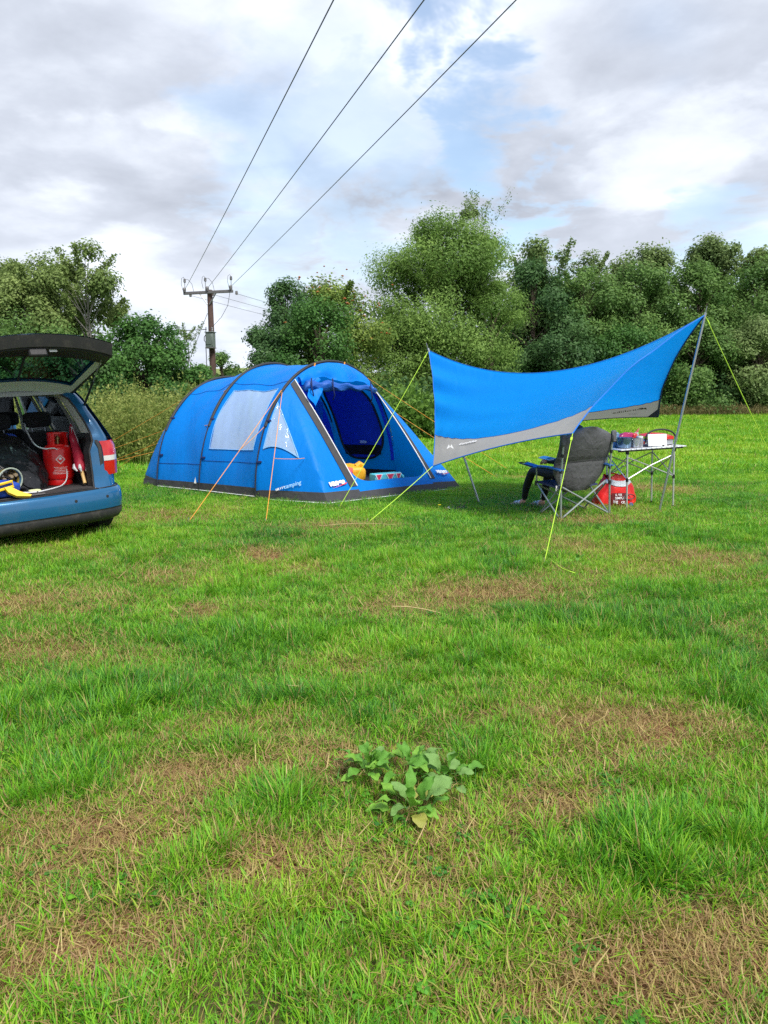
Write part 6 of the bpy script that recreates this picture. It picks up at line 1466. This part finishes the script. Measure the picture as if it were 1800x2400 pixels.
def smooth(pts, n=8):
    P = [V(*p) for p in pts]; out = []
    for i in range(len(P) - 1):
        a, b, c, d = P[max(0, i - 1)], P[i], P[i + 1], P[min(len(P) - 1, i + 2)]
        for k in range(n):
            f = k / n; out.append(.5 * (2 * b + (c - a) * f + (2 * a - 5 * b + 4 * c - d) * f * f + (3 * b - a - 3 * c + d) * f ** 3))
    return out + [P[-1]]
o = MB().tube([CM @ (p + V(0, 0, zf)) for p in smooth(cp)], .007, 6).build('power_cord', PIPEW, None, origin=cw(0, .1, zf)); tag(o, 'white cord trailing along the boot sill and round the gas cylinder', 'cord')
# ------------------------------------------------------------------ dock plants in the grass: every leaf its own piece
DOCK = [mat('dock_leaf_green', (.12, .32, .035), .55, var=.25, scale=20, bump=.35, bscale=40, transl=.25), mat('dock_leaf_light', (.20, .43, .045), .55, var=.25, scale=20, bump=.35, bscale=40, transl=.3), mat('dock_leaf_grey', (.16, .31, .075), .55, var=.25, scale=20, bump=.35, bscale=40, transl=.2), mat('dock_leaf_yellow', (.30, .31, .06), .5, var=.4, scale=24, bump=.3, bscale=40, transl=.2)]
def leaf_mesh(i, m):
    r = random.Random(90 + i); wv = [r.uniform(0, 6) for _ in range(3)]; curl = r.uniform(.2, .9); v = []; f = []; nl, nw = 13, 5
    for a in range(nl):
        t = a / (nl - 1); w = .26 * math.sin(math.pi * min(1, t ** .75 * .985 + .015)) ** .8 + .008
        for b in range(nw):
            s = (b / (nw - 1) - .5) * 2; v.append((s * w * (1 + .10 * math.sin(11 * t + wv[0]) + .05 * math.sin(27 * t + wv[2])), t * math.cos(curl * t * .6), .10 * math.sin(math.pi * t) - curl * .35 * t * t + .16 * abs(s) ** 1.4 * w + .055 * math.sin(11 * t + wv[1] + 2 * s) * abs(s) + .02 * math.sin(23 * t + wv[2]) * abs(s)))
    for a in range(nl - 1):
        for b in range(nw - 1): f.append((a * nw + b, a * nw + b + 1, (a + 1) * nw + b + 1, (a + 1) * nw + b))
    k = len(v); v += [(-.012, -.45, -.02), (.012, -.45, -.02), (.014, .02, .004), (-.014, .02, .004)]; f.append((k, k + 1, k + 2, k + 3))
    me = bpy.data.meshes.new('leaf'); me.from_pydata(v, [], f); me.materials.append(m); me.shade_smooth(); return me
LMESH = [[leaf_mesh(i, m) for i in range(3)] for m in DOCK]
def dock(x, y, n, size, label, seed, mats=(0, 0, 0, 1, 1, 2), spread=.10):
    r = random.Random(seed); t = thing('dock_plant', (x, y, gzf(x, y)), label, 'plant', group='dock plants in the foreground grass')
    for i in range(n):
        a = 6.283 * i / n * 2.4 + r.uniform(-.4, .4); el = r.uniform(.02, .65) if r.random() < .8 else r.uniform(.9, 1.3); L = size * r.uniform(.7, 1.25)
        o = bpy.data.objects.new('leaf', LMESH[r.choice(mats)][r.randrange(3)]); COL.objects.link(o); o.parent = t
        d = spread * r.uniform(.15, 1.0) * (1.1 - el * .6); o.location = (math.cos(a) * d, math.sin(a) * d, .030 + .04 * el + r.uniform(0, .04))
        o.rotation_euler = (el, r.uniform(-.5, .5), a - math.pi / 2); o.scale = (L * r.uniform(.85, 1.2), L, L)
    return t
dock(-.07, 2.86, 26, .078, 'leafy dock rosette on the far left of the foreground plants', 1, spread=.10)
dock(.09, 2.86, 20, .088, 'dock with upright leaves in the middle of the foreground plants', 2, spread=.11)
dock(.10, 2.58, 24, .086, 'nearest dock with a few yellowing lower leaves', 3, (1, 1, 0, 0, 2, 1, 3), spread=.11)
dock(.24, 2.82, 13, .086, 'greyish dock on the right among tall grass', 4, (2, 2, 0), spread=.11)
dock(1.70, 6.6, 6, .06, 'little broad-leaved plant near the lime rope tail', 6, (0, 1), spread=.10)
# a buttercup and a dropped peg bag
t = thing('buttercup', (.74, 10.15, gzf(.74, 10.15)), 'tiny yellow flower in the grass beside the tarp pole', 'flower'); MB().tube([V(0, 0, 0), V(.005, 0, .07)], .003, 5).build('stem', mat('stem_green', (.1, .25, .03), .6), t); MB().lathe([(0, .068), (.016, .074), (.022, .084), (.012, .078), (0, .076)], 8).build('petals', mat('flower_yellow', (.85, .70, .02), .5), t)
t = thing('peg_pouch', (1.0, 10.22, gzf(1.0, 10.22)), 'small crumpled black pouch lying on the grass under the tarp', 'pouch', .6)
MB().grid(lambda u, v: V(-.11 + .22 * u, -.03 + .06 * v + .015 * math.sin(9 * u), .02 + .03 * math.sin(math.pi * v) * (1 + .5 * math.sin(14 * u))), [k / 12 for k in range(13)], [k / 6 for k in range(7)]).build('cloth', TRIMB, t, thick=.006)
MB().tube([V(-.12, 0, .03), V(-.17, .02, .05), V(-.13, .04, .06)], .006, 6).build('drawcord', WHT, t)
# dry stalks lying on the turf
STALK = mat('dry_stalk', (.46, .36, .17), .7, var=.25)
for i, (x, y, L, a, lab) in enumerate(((-.75, 8.7, .9, .05, 'long straw stalk lying flat in front of the tent corner'), (.06, 5.2, .45, -.2, 'straw stalk across the worn strip near the middle'), (-.50, 3.75, .30, .35, 'bent dry stalk in the grass at centre left'), (.78, 3.05, .20, 1.0, 'pale curled stalk on the worn ground at right'), (3.3, 8.9, .6, -.1, 'thin straw stalk below the tall tarp pole'))):
    o = MB().tube([V(x + math.cos(a) * L * q - 0, y + math.sin(a) * L * q, gzf(x, y) + .035 + .03 * math.sin(3 * q + i)) for q in (0, .25, .5, .75, 1)], [.004, .0035, .003, .0025, .0015], 5).build('dry_stalk', STALK, None, origin=V(x, y, gzf(x, y))); tag(o, lab, 'stalk', 'dry stalks on the turf')
